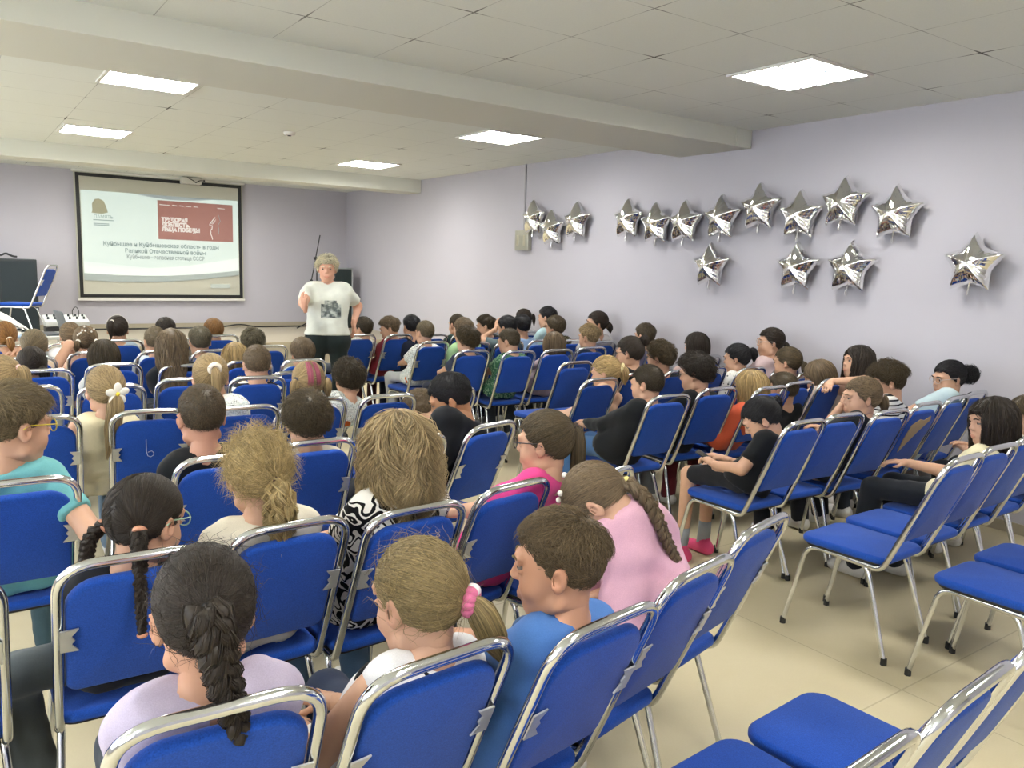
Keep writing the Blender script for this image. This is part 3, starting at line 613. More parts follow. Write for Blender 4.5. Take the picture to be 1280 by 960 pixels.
# ------------------------------------------------------------------ bodies: smooth distance fields -> one surface
def unit(v): v = np.asarray(v, float); return v/(np.linalg.norm(v)+1e-9)
class Field:
    def __init__(s, lo, hi, h):
        s.h = h; s.lo = np.asarray(lo, float)-2*h; n = np.ceil((np.asarray(hi)+2*h-s.lo)/h).astype(int)+1
        s.n = n; s.F = np.full(n, .5, np.float32)
        s.ax = [s.lo[k]+h*np.arange(n[k]) for k in range(3)]
    def sub(s, lo, hi):
        sl = []
        for k in range(3):
            a = int(max(0, math.floor((lo[k]-s.lo[k])/s.h))); b = int(min(s.n[k], math.ceil((hi[k]-s.lo[k])/s.h)+1))
            if b <= a: return None, None
            sl.append(slice(a, b))
        g = np.stack(np.meshgrid(*[s.ax[k][sl[k]] for k in range(3)], indexing='ij'), -1)
        return tuple(sl), g
    def comb(s, sl, d, k, sign=1):
        a = s.F[sl]
        if sign < 0: a = -a
        h = np.maximum(k-np.abs(a-d), 0)/k; r = np.minimum(a, d)-h*h*k*.25
        s.F[sl] = r if sign > 0 else -r
    def cone(s, a, b, ra, rb, k=.02, sign=1):
        a = np.asarray(a, float); b = np.asarray(b, float); m = max(ra, rb)+k+3*s.h
        sl, g = s.sub(np.minimum(a, b)-m, np.maximum(a, b)+m)
        if sl is None: return
        ab = b-a; t = np.clip(((g-a)@ab)/(ab@ab+1e-12), 0, 1)
        d = np.linalg.norm(g-a-t[..., None]*ab, axis=-1)-(ra+(rb-ra)*t)
        s.comb(sl, d, k, sign)
    def ell(s, c, r, k=.02, sign=1, R=None):
        c = np.asarray(c, float); r = np.asarray(r, float); m = r.max()+k+3*s.h
        sl, g = s.sub(c-m, c+m)
        if sl is None: return
        q = g-c
        if R is not None: q = q@R
        k0 = np.linalg.norm(q/r, axis=-1); k1 = np.linalg.norm(q/r**2, axis=-1)
        s.comb(sl, k0*(k0-1)/(k1+1e-6), k, sign)
    def plane(s, p, n, keep_neg=True):
        g = np.stack(np.meshgrid(*s.ax, indexing='ij'), -1); d = (g-p)@np.asarray(n); s.F = np.maximum(s.F, d.astype(np.float32))
    def wrinkle(s, amp, seed=0):
        r = np.random.RandomState(seed); g = np.stack(np.meshgrid(*s.ax, indexing='ij'), -1); w = 0
        for f in (38., 55., 85.):
            d = unit(r.normal(size=3))*f; w = w+np.sin(g@d+r.rand()*6+1.5*np.sin(g@(unit(r.normal(size=3))*f*.5)))*amp*(38/f)
        s.F += w.astype(np.float32)
    def mesh(s):
        F = s.F; n = s.n; S = F < 0
        c = np.zeros(n-1, int)
        for i in (0, 1):
            for j in (0, 1):
                for k in (0, 1): c += S[i:n[0]-1+i, j:n[1]-1+j, k:n[2]-1+k]
        act = (c > 0) & (c < 8); idx = np.argwhere(act); m = len(idx)
        if m == 0: return np.zeros((0, 3)), np.zeros((0, 4), int)
        ids = np.full(n-1, -1); ids[act] = np.arange(m)
        co = [(i, j, k) for i in (0, 1) for j in (0, 1) for k in (0, 1)]
        v = np.stack([F[idx[:, 0]+i, idx[:, 1]+j, idx[:, 2]+k] for i, j, k in co], 1)
        P = np.zeros((m, 3)); W = np.zeros(m)
        for a in range(8):
            for b in range(a+1, 8):
                da = np.array(co[b])-np.array(co[a])
                if np.abs(da).sum() != 1: continue
                x = (v[:, a] < 0) != (v[:, b] < 0); t = np.where(x, v[:, a]/(v[:, a]-v[:, b]+1e-12), 0)
                P += np.where(x[:, None], np.array(co[a])+t[:, None]*da, 0); W += x
        V = s.lo+s.h*(idx+P/W[:, None]); Q = []
        for axn in range(3):
            o = [k for k in range(3) if k != axn]
            sa = [slice(None)]*3; sb = [slice(None)]*3; sa[axn] = slice(0, -1); sb[axn] = slice(1, None)
            A = S[tuple(sa)]; B = S[tuple(sb)]
            for flip, msk in ((False, A & ~B), (True, ~A & B)):
                e = np.argwhere(msk); e = e[(e[:, o[0]] > 0) & (e[:, o[1]] > 0) & (e[:, o[0]] < n[o[0]]-1) & (e[:, o[1]] < n[o[1]]-1)]
                if not len(e): continue
                q = []
                for d0, d1 in ((-1, -1), (0, -1), (0, 0), (-1, 0)):
                    t = e.copy(); t[:, o[0]] += d0; t[:, o[1]] += d1; q.append(ids[t[:, 0], t[:, 1], t[:, 2]])
                q = np.stack(q, 1)
                if flip != (axn == 1): q = q[:, ::-1]
                Q.append(q)
        return V, np.concatenate(Q)
def rotm(yaw, pitch=0., roll=0.):
    y, p, r = map(math.radians, (yaw, pitch, roll))
    Rz = np.array([[math.cos(y), -math.sin(y), 0], [math.sin(y), math.cos(y), 0], [0, 0, 1]])
    Rx = np.array([[1, 0, 0], [0, math.cos(p), math.sin(p)], [0, -math.sin(p), math.cos(p)]])
    Ry = np.array([[math.cos(r), 0, math.sin(r)], [0, 1, 0], [-math.sin(r), 0, math.cos(r)]])
    return Rz@Rx@Ry
# ---- head (local: x right, y face, z up, chin at -.115, crown at .11)
_hc = {}
def head_mesh(h, adult=0):
    if (h, adult) in _hc: return _hc[(h, adult)]
    f = Field((-.10, -.12, -.145), (.10, .13, .125), h)
    f.ell((0, -.010, .022), (.072, .092, .086), .02)
    f.ell((0, .026, -.03), (.059, .060, .080), .03)
    f.ell((0, .050, -.088), (.030, .030, .026), .03)
    for s in (-1, 1):
        f.ell((s*.034, .052, -.045), (.027, .028, .030), .02); f.cone((s*.052, .004, -.075), (s*.022, .052, -.098), .016, .016, .025)
        f.cone((s*.014, .088, .022), (s*.045, .078, .024), .008, .007, .014)
    f.cone((0, -.02, -.05), (0, -.024, -.075), .044, .042, .03)
    f.cone((0, .086, .008), (0, .1015, -.025), .0055, .0078, .012)
    for s in (-1, 1): f.ell((s*.009, .093, -.029), (.0065, .009, .006), .008)
    for s in (-1, 1): f.ell((s*.031, .1005, .004), (.017, .016, .012), .010, -1)
    for s in (-1, 1): f.cone((s*.018, .0880, .0135), (s*.044, .080, .0115), .0058, .0052, .005); f.cone((s*.020, .086, -.007), (s*.042, .080, -.006), .005, .005, .006)
    f.cone((-.017, .0845, -.060), (.017, .0845, -.060), .008, .008, .008); f.cone((-.012, .0855, -.071), (.012, .0855, -.071), .007, .007, .006)
    f.cone((-.018, .0965, -.0655), (.018, .0965, -.0655), .0022, .0022, .004, -1)
    for s in (-1, 1):
        R = rotm(s*-28, 0, s*8); f.ell((s*.078, -.008, -.012), (.008, .019, .031), .008, 1, R); f.ell((s*.0855, -.003, -.008), (.006, .009, .016), .006, -1, R)
    V, Q = f.mesh()
    lips = np.linalg.norm((V-[0, .094, -.066])/[.021, .016, .0105], axis=1); ear = np.abs(V[:, 0]) > .079
    sh = np.where(lips < 1, .45, np.where(ear, .84, 1.)); ch = np.minimum(np.linalg.norm((V-[.04, .07, -.04])/.032, axis=1), np.linalg.norm((V-[-.04, .07, -.04])/.032, axis=1))
    sh = np.minimum(sh, 1-.07*np.clip(1.2-ch, 0, 1)); _hc[(h, adult)] = (V, Q, sh); return V, Q, sh
HC = np.array([0, -.010, .022]); HR = np.array([.0725, .0925, .0865])
def hairline(d):
    p = HC+HR*d; return .78*(p[..., 2]-.052)-.62*(p[..., 1]-.083)+.0035*np.sin(d[..., 0]*23+d[..., 1]*17)+.0025*np.sin(d[..., 0]*41-d[..., 2]*37)-.012*np.exp(-((p[..., 1]-.062)/.018)**2)*(np.abs(p[..., 0])>.03)+.35*np.maximum(0, np.abs(p[..., 0])-.055)*(p[..., 1] < .06)
def sstep(x, a, b): t = np.clip((x-a)/(b-a), 0, 1); return t*t*(3-2*t)
def dnoise(d, f, seed):
    r = np.random.RandomState(seed); w = 0
    for k in range(4): w = w+np.sin(d@(unit(r.normal(size=3))*f*(1+.5*k))+r.rand()*6.28)/(1+.4*k)
    return w/2.4
def cap(tfun, seed, res, noise=.0015, nf=14., low=0.):
    nu, nv = int(64*res), int(40*res); th = np.arange(nu)*2*PI/nu; ph = PI*(np.arange(nv)+.5)/nv
    d = np.stack([np.sin(ph)[:, None]*np.cos(th), np.sin(ph)[:, None]*np.sin(th), np.repeat(np.cos(ph)[:, None], nu, 1)], -1).reshape(-1, 3)
    m = sstep(hairline(d)+low, -.004, .009); t = tfun(d)+noise*dnoise(d, nf, seed)
    V = HC+d*(HR+(-.012+m*(.012+t))[:, None])
    i = np.arange(nu); j = (i+1) % nu; Q = [np.c_[k*nu+i, (k+1)*nu+i, (k+1)*nu+j, k*nu+j] for k in range(nv-1)]
    b = len(V); V = np.r_[V, [V[:nu].mean(0)], [V[-nu:].mean(0)]]
    T = np.r_[np.c_[np.full(nu, b), i, j], np.c_[np.full(nu, b+1), (nv-1)*nu+j, (nv-1)*nu+i]]
    sh = .62+.18*dnoise(np.r_[d, [[0, 0, 1], [0, 0, -1]]], nf*1.4, seed+1); return V, np.concatenate(Q), T, sh
def roots(n, rng, low=0., extra=None):
    d = rng.normal(size=(n*3, 3)); d /= np.linalg.norm(d, axis=1)[:, None]; k = hairline(d)+low > .003
    if extra is not None: k &= extra(d)
    d = d[k]; return d[:n]
def hair_short(rng, n, m, tfun, length, lift, messy, whorl=(.1, -.6, .8), low=0., lfun=None, curl=0.):
    W = unit(whorl); d = roots(n, rng, low); N_ = len(d); u = d-(d@W)[:, None]*W; u /= np.linalg.norm(u, axis=1)[:, None]+1e-6
    v = np.cross(np.broadcast_to(W, u.shape), u); a = messy*rng.normal(size=N_)+messy*.8*dnoise(d, 6., 4); u = u*np.cos(a)[:, None]+v*np.sin(a)[:, None]
    tan = u-(np.sum(u*d, 1))[:, None]*d; tan /= np.linalg.norm(tan, axis=1)[:, None]+1e-6
    ln = length*(.6+.5*rng.rand(N_))*(lfun(d) if lfun is not None else 1); P = []
    side = np.cross(d, tan); phs = dnoise(d, 9., 8)*6
    for k in range(m):
        q = k/(m-1); an = ln*q/.085; dd = d*np.cos(an)[:, None]+tan*np.sin(an)[:, None]
        if curl: dd = dd+side*(curl*q*np.sin(phs+q*7))[:, None]/.085
        off = tfun(d)*(.55+.5*rng.rand(N_)*(k == 0)+.45*q)+lift*ln*np.sin(q*1.9)*(1+.25*messy*rng.normal(size=N_))
        P.append(HC+dd*(HR+off[:, None]))
    return np.stack(P, 1), d
def hair_pulled(rng, n, m, tfun, T, low=0., fl=0):
    d = roots(n, rng, low); T = unit(T); om = np.arccos(np.clip(d@T, -.999, .999)); P = []
    w = .004*dnoise(d, 16., 2)*(1 if fl == 0 else 3.2)
    for k in range(m):
        q = k/(m-1)*.97; dd = (np.sin((1-q)*om)[:, None]*d+np.sin(q*om)[:, None]*T)/np.sin(om)[:, None]
        dd /= np.linalg.norm(dd, axis=1)[:, None]; off = tfun(dd)+.001+(w*.5*math.sin(PI*q) if not fl else .5*w*np.sin(q*9+d[:, 0]*20)+.006*math.sin(PI*q))+.0012*rng.rand(len(d))
        P.append(HC+dd*(HR+off[:, None]))
    return np.stack(P, 1), d
def hair_long(rng, n, m, tfun, length, wave=0., wf=2., spread=.0, face=55, fringe=False, conv=1.0):
    d = roots(n, rng, .004); az = np.arctan2(d[:, 0], d[:, 1]); pol = np.arccos(np.clip(d[:, 2], -1, 1)); N_ = len(d)
    sg = np.where(az >= 0, 1., -1.); fr = np.abs(az) < math.radians(face); tgt = np.where(fr, sg*math.radians(face+18), az)
    isf = np.zeros(N_, bool)
    if fringe: isf = fr & (np.abs(az) < math.radians(48)) & (rng.rand(N_) < .9)
    tgt = np.where(isf, az, tgt); t = .010+.014*rng.rand(N_)+spread*rng.rand(N_); L_ = length*(.82+.25*rng.rand(N_))
    arc = np.maximum(.01, (1.78-pol))*.09; arc = np.where(isf, np.maximum(.01, 1.22-pol)*.09, arc); tot = arc+np.where(isf, .004, L_); P = []
    cl = np.round(az*5)+np.round(d[:, 2]*3)*7
    for k in range(m):
        s = tot*k/(m-1); pa = np.minimum(pol+s/.09, pol+arc/.09); q = np.clip(s/(arc+1e-6), 0, 1); a = az+(tgt-az)*sstep(q, 0, 1)
        dd = np.stack([np.sin(pa)*np.sin(a), np.sin(pa)*np.cos(a), np.cos(pa)], -1); p = HC+dd*(HR+(t*(.5+.5*q))[:, None])
        dn = np.maximum(0, s-arc); p[:, 2] -= dn; c = 1-(1-conv)*np.clip(dn/(length+1e-6), 0, 1); p[:, 0] *= c
        if wave: ph = cl*1.7+s*wf*2*PI/.1; p[:, 0] += wave*np.sin(ph)*np.clip(s/.08, 0, 1); p[:, 1] += wave*np.cos(ph*1.0+cl)*np.clip(s/.08, 0, 1)
        P.append(p)
    return np.stack(P, 1), d
def tail_path(T, out, length, n=14, push=.035, drift=(0, 0, 0)):
    s = np.linspace(0, 1, n)*length; e = 1-np.exp(-s/.03)
    return T+np.outer(push*e, out)+np.outer(-(s-.018*e), [0, 0, 1])+np.outer((s/length)**1.5, drift)
def tail_strands(rng, P, rad, n, m=9, wave=0.):
    k = np.linspace(0, len(P)-1, m); Pi = np.stack([np.interp(k, np.arange(len(P)), P[:, c]) for c in range(3)], 1); ri = np.interp(k, np.arange(len(P)), rad)
    t = np.gradient(Pi, axis=0); t /= np.linalg.norm(t, axis=1)[:, None]; a = np.array([.9, .43, .05]); u = np.cross(t, a); u /= np.linalg.norm(u, axis=1)[:, None]; v = np.cross(t, u)
    th = rng.rand(n)*2*PI; rr = np.sqrt(.35+.65*rng.rand(n)); x = (rr*np.cos(th))[:, None]*ri; y = (rr*np.sin(th))[:, None]*ri
    if wave: ph = np.round(th*3)*2.1; x = x+wave*np.sin(ph[:, None]+k*1.1); y = y+wave*np.cos(ph[:, None]*1.3+k*.9)
    S = Pi[None]+x[..., None]*u[None]+y[..., None]*v[None]
    cut = .78+.3*rng.rand(n); base = S[:, :1]; return S+(S[:, -1:]-S)*0+(cut[:, None, None]-1)*np.linspace(0, 1, m)[None, :, None]**2*(Pi[-1]-Pi[0])[None, None]
def braid(mb, P, r, nper, shade=.8, n=8):
    t = np.gradient(P, axis=0); t /= np.linalg.norm(t, axis=1)[:, None]; a = np.array([.95, .3, .05]); v = np.cross(t, a); v /= np.linalg.norm(v, axis=1)[:, None]; u = np.cross(v, t)
    m = len(P); q = np.linspace(0, 1, m); ta = 1-.45*q
    for k in range(3):
        th = 2*PI*nper*q+2*PI*k/3
        C = P+u*(np.sin(th)*r*.95*ta)[:, None]+v*(np.sin(2*th)*r*.5*ta)[:, None]
        mb.tube(C, r*.72*ta, n, shade=np.full(m, shade)*(1+.15*np.cos(th)))
        rg = np.random.RandomState(k+5); ns = 150; al = rg.rand(ns)*2*PI; rr = r*.8*(.85+.25*rg.rand(ns)); st = rg.randint(0, m-10, ns); I = st[:, None]+np.arange(10)[None]
        tt = np.gradient(C, axis=0); tt /= np.linalg.norm(tt, axis=1)[:, None]; u2 = np.cross(tt, a); u2 /= np.linalg.norm(u2, axis=1)[:, None]; v2 = np.cross(tt, u2)
        tw = al[:, None]+np.linspace(0, .5, 10)[None]; S = C[I]+(rr[:, None]*ta[I])[..., None]*(np.cos(tw)[..., None]*u2[I]+np.sin(tw)[..., None]*v2[I]); mb.strands(S, np.full(ns, r*.055), np.clip(.95+.3*rg.normal(size=ns), .45, 1.6))
def ring(mb, c, ax, R_, r_, n=20, nn=8):
    ax = unit(ax); u = unit(np.cross(ax, [.3, .2, .93])); v = np.cross(ax, u); th = np.linspace(0, 2*PI, n+1)
    mb.tube(c+R_*(np.outer(np.cos(th), u)+np.outer(np.sin(th), v)), r_, nn, cap=False); return mb
HCOL = {'dk': '#322a23', 'blk': '#1e1d20', 'br': '#423829', 'lb': '#705f49', 'ash': '#6e614b', 'bl': '#9a8460', 'gold': '#a98f62', 'or': '#8a6236', 'grey': '#625b49', 'wh': '#ddd5b8', 'brn': '#4f4330'}
def ik(S, T, l1, l2, pole):
    S = np.asarray(S, float); T = np.asarray(T, float); d = T-S; D = np.linalg.norm(d)
    if D > (l1+l2)*.985: k = (l1+l2)*.985/D; T = S+d*k; d = T-S; D = np.linalg.norm(d)
    x = (l1*l1-l2*l2+D*D)/(2*D); h = math.sqrt(max(0, l1*l1-x*x)); e = d/D; p = np.asarray(pole, float); p = p-e*(p@e); return S+e*x+unit(p)*h, T
def hand_cones(W, d, nrm, side, curl, sc):
    d = unit(d); nrm = unit(np.asarray(nrm)-d*(np.asarray(nrm)@d)); l = np.cross(d, nrm)*side; o = []
    B = []
    for off, ln in ((.026, .078), (.009, .083), (-.009, .080), (-.025, .072)):
        b = W+sc*(d*ln+l*off); B.append(b); o.append((W+sc*(d*.018+l*off*.55), b, .0125*sc, .0105*sc, .012))
    o.append((W-sc*d*.03, W+sc*d*.02, .021*sc, .020*sc, .015))
    for b, segs, sp_ in zip(B, ((.036, .022, .018), (.040, .025, .019), (.037, .024, .018), (.028, .019, .016)), (.10, .03, -.04, -.12)):
        p = b; a = curl*.5
        for i, s in enumerate(segs):
            q = p+sc*s*(math.cos(a)*d+math.sin(a)*nrm+sp_*l*(i == 0)); o.append((p, q, (.0088-.0009*i)*sc, (.0080-.0009*i)*sc, .004)); p = q; a += curl*.8
    p = W+sc*(d*.015+l*.014); q = p+sc*(d*.026+l*.022+nrm*.006); o.append((p, q, .0125*sc, .0105*sc, .010))
    r = q+sc*(d*.026+l*.010+nrm*.010*(1+curl)); o.append((q, r, .0098*sc, .0088*sc, .004)); o.append((r, r+sc*(d*.020+nrm*.010*curl), .0088*sc, .007*sc, .004)); return o
M_eye = plain('eye_white', '#857c75', .6, spec=.2); M_iris = plain('iris', '#2e241d', .5, spec=.3); M_lens = None
PEOPLE = {}
def person(pid, chair, hx, hy, y, yaw=0, pitch=8, roll=0, hair=('short', 'br'), top=('#888888', 'short'), legs=('#2c3140', 'long'), short='', label='', skin='#c79f85', s=1., b=1., lap=True, L_=None, R_=None, seat=None, ty=None, shoe='#d8d5d0', glasses=None, legdir=None, girth=1., knee=None, curl=.5, stand=None, trim=None, slump=.02, neckline=None, C_=None, footz=None, socks=None):
    hc = at(hx, hy, y); zc = depth_of(hc); near = zc < 2.6; mid = zc < 4.9
    hb, hh, hd = (.011, .0045, .005) if near else ((.015, .007, .006) if mid else (.02, .010, .009))
    rng = np.random.RandomState(abs(hash(pid)) % 1000 if False else sum(ord(c)*(i+3) for i, c in enumerate(pid)))
    if seat is not None: cx, cy, ca = seat
    elif chair: _, cx, cy, ca = CH[chair]
    else: cx, cy, ca = hc[0], y-.16, 0
    a = math.radians(ca); f0 = np.array([-math.sin(a), math.cos(a), 0])
    M = rotm(yaw+(0 if stand else ca), pitch, roll)
    if stand: H = np.asarray(stand, float)
    else: H = np.array([cx, cy, 0])+f0*.325+np.array([0, 0, .538])
    tyr = math.radians(ca+(ty or 0)); lat = np.array([math.cos(tyr), math.sin(tyr), 0]); fw = np.array([-lat[1], lat[0], 0])
    nb = hc+M@(s*np.array([0, -.032, -.128])); C = nb+unit(H-nb)*.032*b
    if C_ is not None: C = np.asarray(C_, float); nb = C+unit(hc-C)*.03
    ax = unit(C-H); lat = unit(lat-ax*(lat@ax)); fr = np.cross(ax, lat)
    ch_ = C*.72+H*.28-fr*slump*.6; wa = C*.36+H*.64-fr*slump; lt = lambda k: lat*k*b*girth
    def torso(F, inf, k=.03, upto=1.):
        for sg in (-1, 1):
            F.cone(C+lt(sg*.092)-ax*.012, ch_+lt(sg*.058), .043*b+inf, .074*b*girth+inf, k)
            F.cone(ch_+lt(sg*.058), wa+lt(sg*.046), .074*b*girth+inf, .072*b*girth+inf, k)
            F.cone(wa+lt(sg*.046), H+lt(sg*.066), .071*b*girth+inf, .081*b*girth+inf, k)
        F.cone(C+lt(-.07), C+lt(.07), .040*b+inf, .040*b+inf, k)
    Sh = [C+lt(sg*.122)-ax*.03*b for sg in (-1, 1)]; l1, l2 = .225*b, .195*b
    arms = []
    for i, sg in enumerate((-1, 1)):
        sp_ = (L_, R_)[i]
        if sp_ is None:
            tgt = H+f0*(.245*b)+np.array([math.cos(a), math.sin(a), 0])*sg*.05+np.array([0, 0, .105]); pole = lat*sg*.5-np.array([0, 0, .6])-fw*.6; E, W = ik(Sh[i], tgt, l1, l2, pole); hdir = unit(W-E)*.4+f0*.5-lat*sg*.5; nr = np.array([0, 0, -1.]); cu = curl
        else:
            W = np.asarray(sp_['w'], float); pole = np.asarray(sp_.get('pole', lat*sg*.5-np.array([0, 0, 1.]))); E, W = ik(Sh[i], W, l1*sp_.get('k', 1), l2*sp_.get('k', 1), pole)
            if 'e' in sp_: E = np.asarray(sp_['e'], float); W = np.asarray(sp_['w'], float)
            hdir = np.asarray(sp_.get('d', unit(W-E))); nr = np.asarray(sp_.get('n', (0, 0, -1.)), float); cu = sp_.get('curl', .5)
        arms.append((Sh[i], E, W, hdir, nr, cu, sg))
    lg = []
    for sg in (-1, 1):
        hp = H+lat*sg*.072*b*girth; ld = f0 if legdir is None else np.asarray(legdir, float)
        lsd = np.cross(ld, [0, 0, 1.])
        if stand: kn = hp*np.array([1, 1, 0])+np.array([0, 0, .47])+lat*sg*.01+fw*.02; an = kn*np.array([1, 1, 0])+np.array([0, 0, .085])+lat*sg*.01; fd = unit(fw+lat*sg*.25)
        else:
            kn = hp+ld*.335*b+lsd*sg*.025+np.array([0, 0, -.005]); kn[2] = .506
            if knee is not None: kn = np.asarray(knee[0 if sg < 0 else 1], float)
            an = kn+ld*(rng.uniform(-.08, .05))*(knee is None)+lsd*sg*.01; an[2] = .08; fd = ld
        lg.append((hp, kn, an, fd))
    # ---- body surface
    pts = np.array([C+[0, 0, .2], H]+[q for q in Sh]+[x for ar in arms for x in ar[1:3]]+[x for l in lg for x in l[:3]])
    F = Field(pts.min(0)-.13*b*girth, pts.max(0)+.13*b*girth, hb); torso(F, 0)
    F.cone(C, hc+M@(s*np.array([0, -.022, -.06])), .047*s*b**.5, .044*s, .025)
    for S_, E, W, hdir, nr, cu, sg in arms:
        F.cone(S_, E, .041*b*girth**.6, .033*b*girth**.6, .02); F.cone(E, W, .033*b*girth**.4, .0225*b, .012)
    for hp, kn, an, fd in lg: F.cone(hp, kn, .055*b*girth, .042*b*girth**.6, .03); F.cone(kn, an, .046*b*girth**.6, .03*b, .02)
    mb = MB(); V, Q = F.mesh(); mb.add(V, Q)
    hv, hq, hs = head_mesh(hh); mb.add(hc+s*(hv@M.T), hq, None, hs)
    hsc = .84*b**.6
    for S_, E, W, hdir, nr, cu, sg in arms:
        cn = hand_cones(W, hdir, nr, sg, cu, hsc); pp = np.array([q for c in cn for q in c[:2]]); G = Field(pp.min(0)-.03, pp.max(0)+.03, hd)
        for c in cn: G.cone(*c)
        V, Q = G.mesh(); mb.add(V, Q)
    base = np.array([H[0], H[1], 0.]); root = mb.build('person', skin_mat(skin), None, 'all', base, True)
    tag(root, label, 'person', 'pupils seated in the audience' if not stand else None)
    def part(m_, name, mat, sm='all', attr=False): o = m_.xf(None, -base).build(name, mat, root, sm, None, attr); return o
    # ---- clothes
    tm = patterned(top[0]) if not top[0].startswith('#') else cloth(top[0]); sl = top[1]
    F = Field(pts.min(0)-.15*b*girth, pts.max(0)+.15*b*girth, hb); torso(F, .011, .035)
    F.cone(H-lt(.05)-ax*.01, H+lt(.05)-ax*.01, .090*b*girth, .090*b*girth, .05)
    if neckline: F.ell(nb+ax*.0+fw*.02, (.062, .06, .05), .01, -1)
    if sl != 'none':
        for S_, E, W, hdir, nr, cu, sg in arms:
            G = Field(F.lo+2*hb, F.lo+2*hb, hb); G.lo, G.n, G.ax = F.lo, F.n, F.ax; G.F = np.full(F.n, .5, np.float32)
            if sl == 'short':
                e = S_+(E-S_)*.66; G.cone(S_-unit(E-S_)*.005, e+unit(E-S_)*.03, .046*b*girth**.7, .048*b*girth**.7, .01); G.plane(e, unit(E-S_))
            else: G.cone(S_, E, .046*b, .041*b, .02); G.cone(E, W-unit(W-E)*.012, .041*b, .031*b, .015)
            h_ = np.maximum(.03-np.abs(F.F-G.F), 0)/.03; F.F = np.minimum(F.F, G.F)-h_*h_*.0075
    F.wrinkle(.0027 if sl != 'tight' else .001, len(pid)*7+ord(pid[0])); hem = H-ax*(.045*b if not stand else -.05)
    F.plane(hem, -ax)
    if C_ is None: F.plane(nb+ax*.012, ax)
    else: hbz = hc+M@(s*np.array([0, -.022, -.06])); F.cone(C-fr*.01, C+(hbz-C)*.45, .066*b, .062*b, .03)
    V, Q = F.mesh(); sm_ = MB().add(V, Q)
    part(sm_, 'shirt', tm)
    if trim:
        t_ = MB()
        ring(t_, nb-ax*.0, ax+fw*.3, .055*b, .006)
        for S_, E, W, hdir, nr, cu, sg in arms: ring(t_, S_-lat*sg*.004, lat*sg+ax*.25, .052*b, .006)
        part(t_, 'trim', cloth(trim))
    lm = cloth(legs[0]) if legs[0].startswith('#') else patterned(legs[0]); F = Field(np.array([q for l in lg for q in l[:3]]+[H]).min(0)-.14*b*girth, np.array([q for l in lg for q in l[:3]]+[H]).max(0)+.14*b*girth, hb)
    for sg in (-1, 1): F.cone(H+lt(sg*.05)+ax*.0, H+lt(sg*.066), .078*b*girth, .084*b*girth, .03)
    for sg in ((-1, 1) if stand else ()): F.cone(H+lt(sg*.05)+ax*.07, H+lt(sg*.06), .080*b*girth, .088*b*girth, .03)
    for hp, kn, an, fd in lg:
        if legs[1] == 'long': F.cone(hp, kn, .063*b*girth, .050*b*girth**.6, .02); F.cone(kn, an, .056*b*girth**.6, .050*b*girth**.5, .02)
        else: e = hp+(kn-hp)*.88; F.cone(hp, e, .063*b, .053*b, .02)
    F.wrinkle(.0022, 11)
    V, Q = F.mesh(); part(MB().add(V, Q), 'trousers' if legs[1] == 'long' else 'shorts', lm)
    if socks:
        for hp, kn, an, fd in lg: part(MB().tube([an+(kn-an)*.28, an+(kn-an)*.12, an+fd*.01-[0, 0, .02]], [.036, .037, .036], 12), 'sock', cloth(socks))
    for hp, kn, an, fd in lg:
        G = Field(an-np.array([.2, .2, .1]), an+np.array([.2, .2, .08]), .009 if near else .013); q = an*np.array([1, 1, 0])
        G.cone(q-fd*.03+[0, 0, .038], q+fd*.12*b+[0, 0, .026], .040*b, .034*b, .02); G.cone(q+[0, 0, .05], q+[0, 0, .085], .038*b, .036*b, .02); G.plane(np.array([0, 0, .004]), (0, 0, -1))
        V, Q = G.mesh(); part(MB().add(V, Q), 'shoe', cloth(shoe) if not shoe == '#17181a' else M_black)
    # ---- face
    X = lambda p: hc+M@(s*np.asarray(p, float))
    for sg in (-1, 1):
        e = MB().ball(X((sg*.031, .0758, .003)), .0110*s, 14, 10); e.mi = 1; e.ball(X((sg*.031, .0836, .003)), s*np.array([.0068, .0038, .0068]), 10, 6, M)
        part(e, 'eye', [M_eye, M_iris]); k = MB().tube([X((sg*.017, .0955, .021)), X((sg*.031, .0945, .026)), X((sg*.046, .084, .022))], [.0032*s, .0034*s, .0018*s], 6); part(k, 'eyebrow', plain('brow', HCOL.get(hair[1], hair[1]) if hair[1] in HCOL else hair[1], .8))
    if glasses:
        g = MB(); th = np.linspace(0, 2*PI, 21); r_ = .0019*s
        for sg in (-1, 1):
            g.tube([X((sg*.033+.024*math.cos(t), .103-abs(.033*sg+.024*math.cos(t)*1)*.12, .002+.019*math.sin(t))) for t in th], r_, 6, cap=False)
            g.tube([X((sg*.057, .096, .008)), X((sg*.074, .06, .010)), X((sg*.0845, -.004, .010)), X((sg*.083, -.018, -.002))], r_, 6)
        g.tube([X((-.009, .102, .006)), X((0, .105, .009)), X((.009, .102, .006))], r_, 6); part(g, 'glasses', plain('spectacle_frame', glasses, .3))
    # ---- hair
    style, hcol = hair[0], HCOL.get(hair[1], hair[1]); opt = hair[2] if len(hair) > 2 else {}
    res = 1.5 if near else (1. if mid else .6); nS = 5200 if near else (2800 if mid else 1000); wS = (.00085 if near else (.0013 if mid else .0023)); mS = 7 if near else 6
    hm = MB(); acc = []
    top_t = lambda tt, ts: (lambda d: ts+(tt-ts)*sstep(d[..., 2], -.15, .55))
    def shade(d, n_): return np.clip(.95+.28*rng.normal(size=n_)+.15*dnoise(d, 5., 3), .45, 1.7)
    def addc(tf, nz=.0015, nf=14., low=0.):
        V, Q, T, sh = cap(tf, ord(pid[0]), res, nz, nf, low); hm.add(hc+s*(V@M.T), Q, T, sh)
    def adds(P, d, w=1.): hm.strands(hc+s*(P@M.T), wS*w*np.ones(len(P)), shade(d, len(P)), 3)
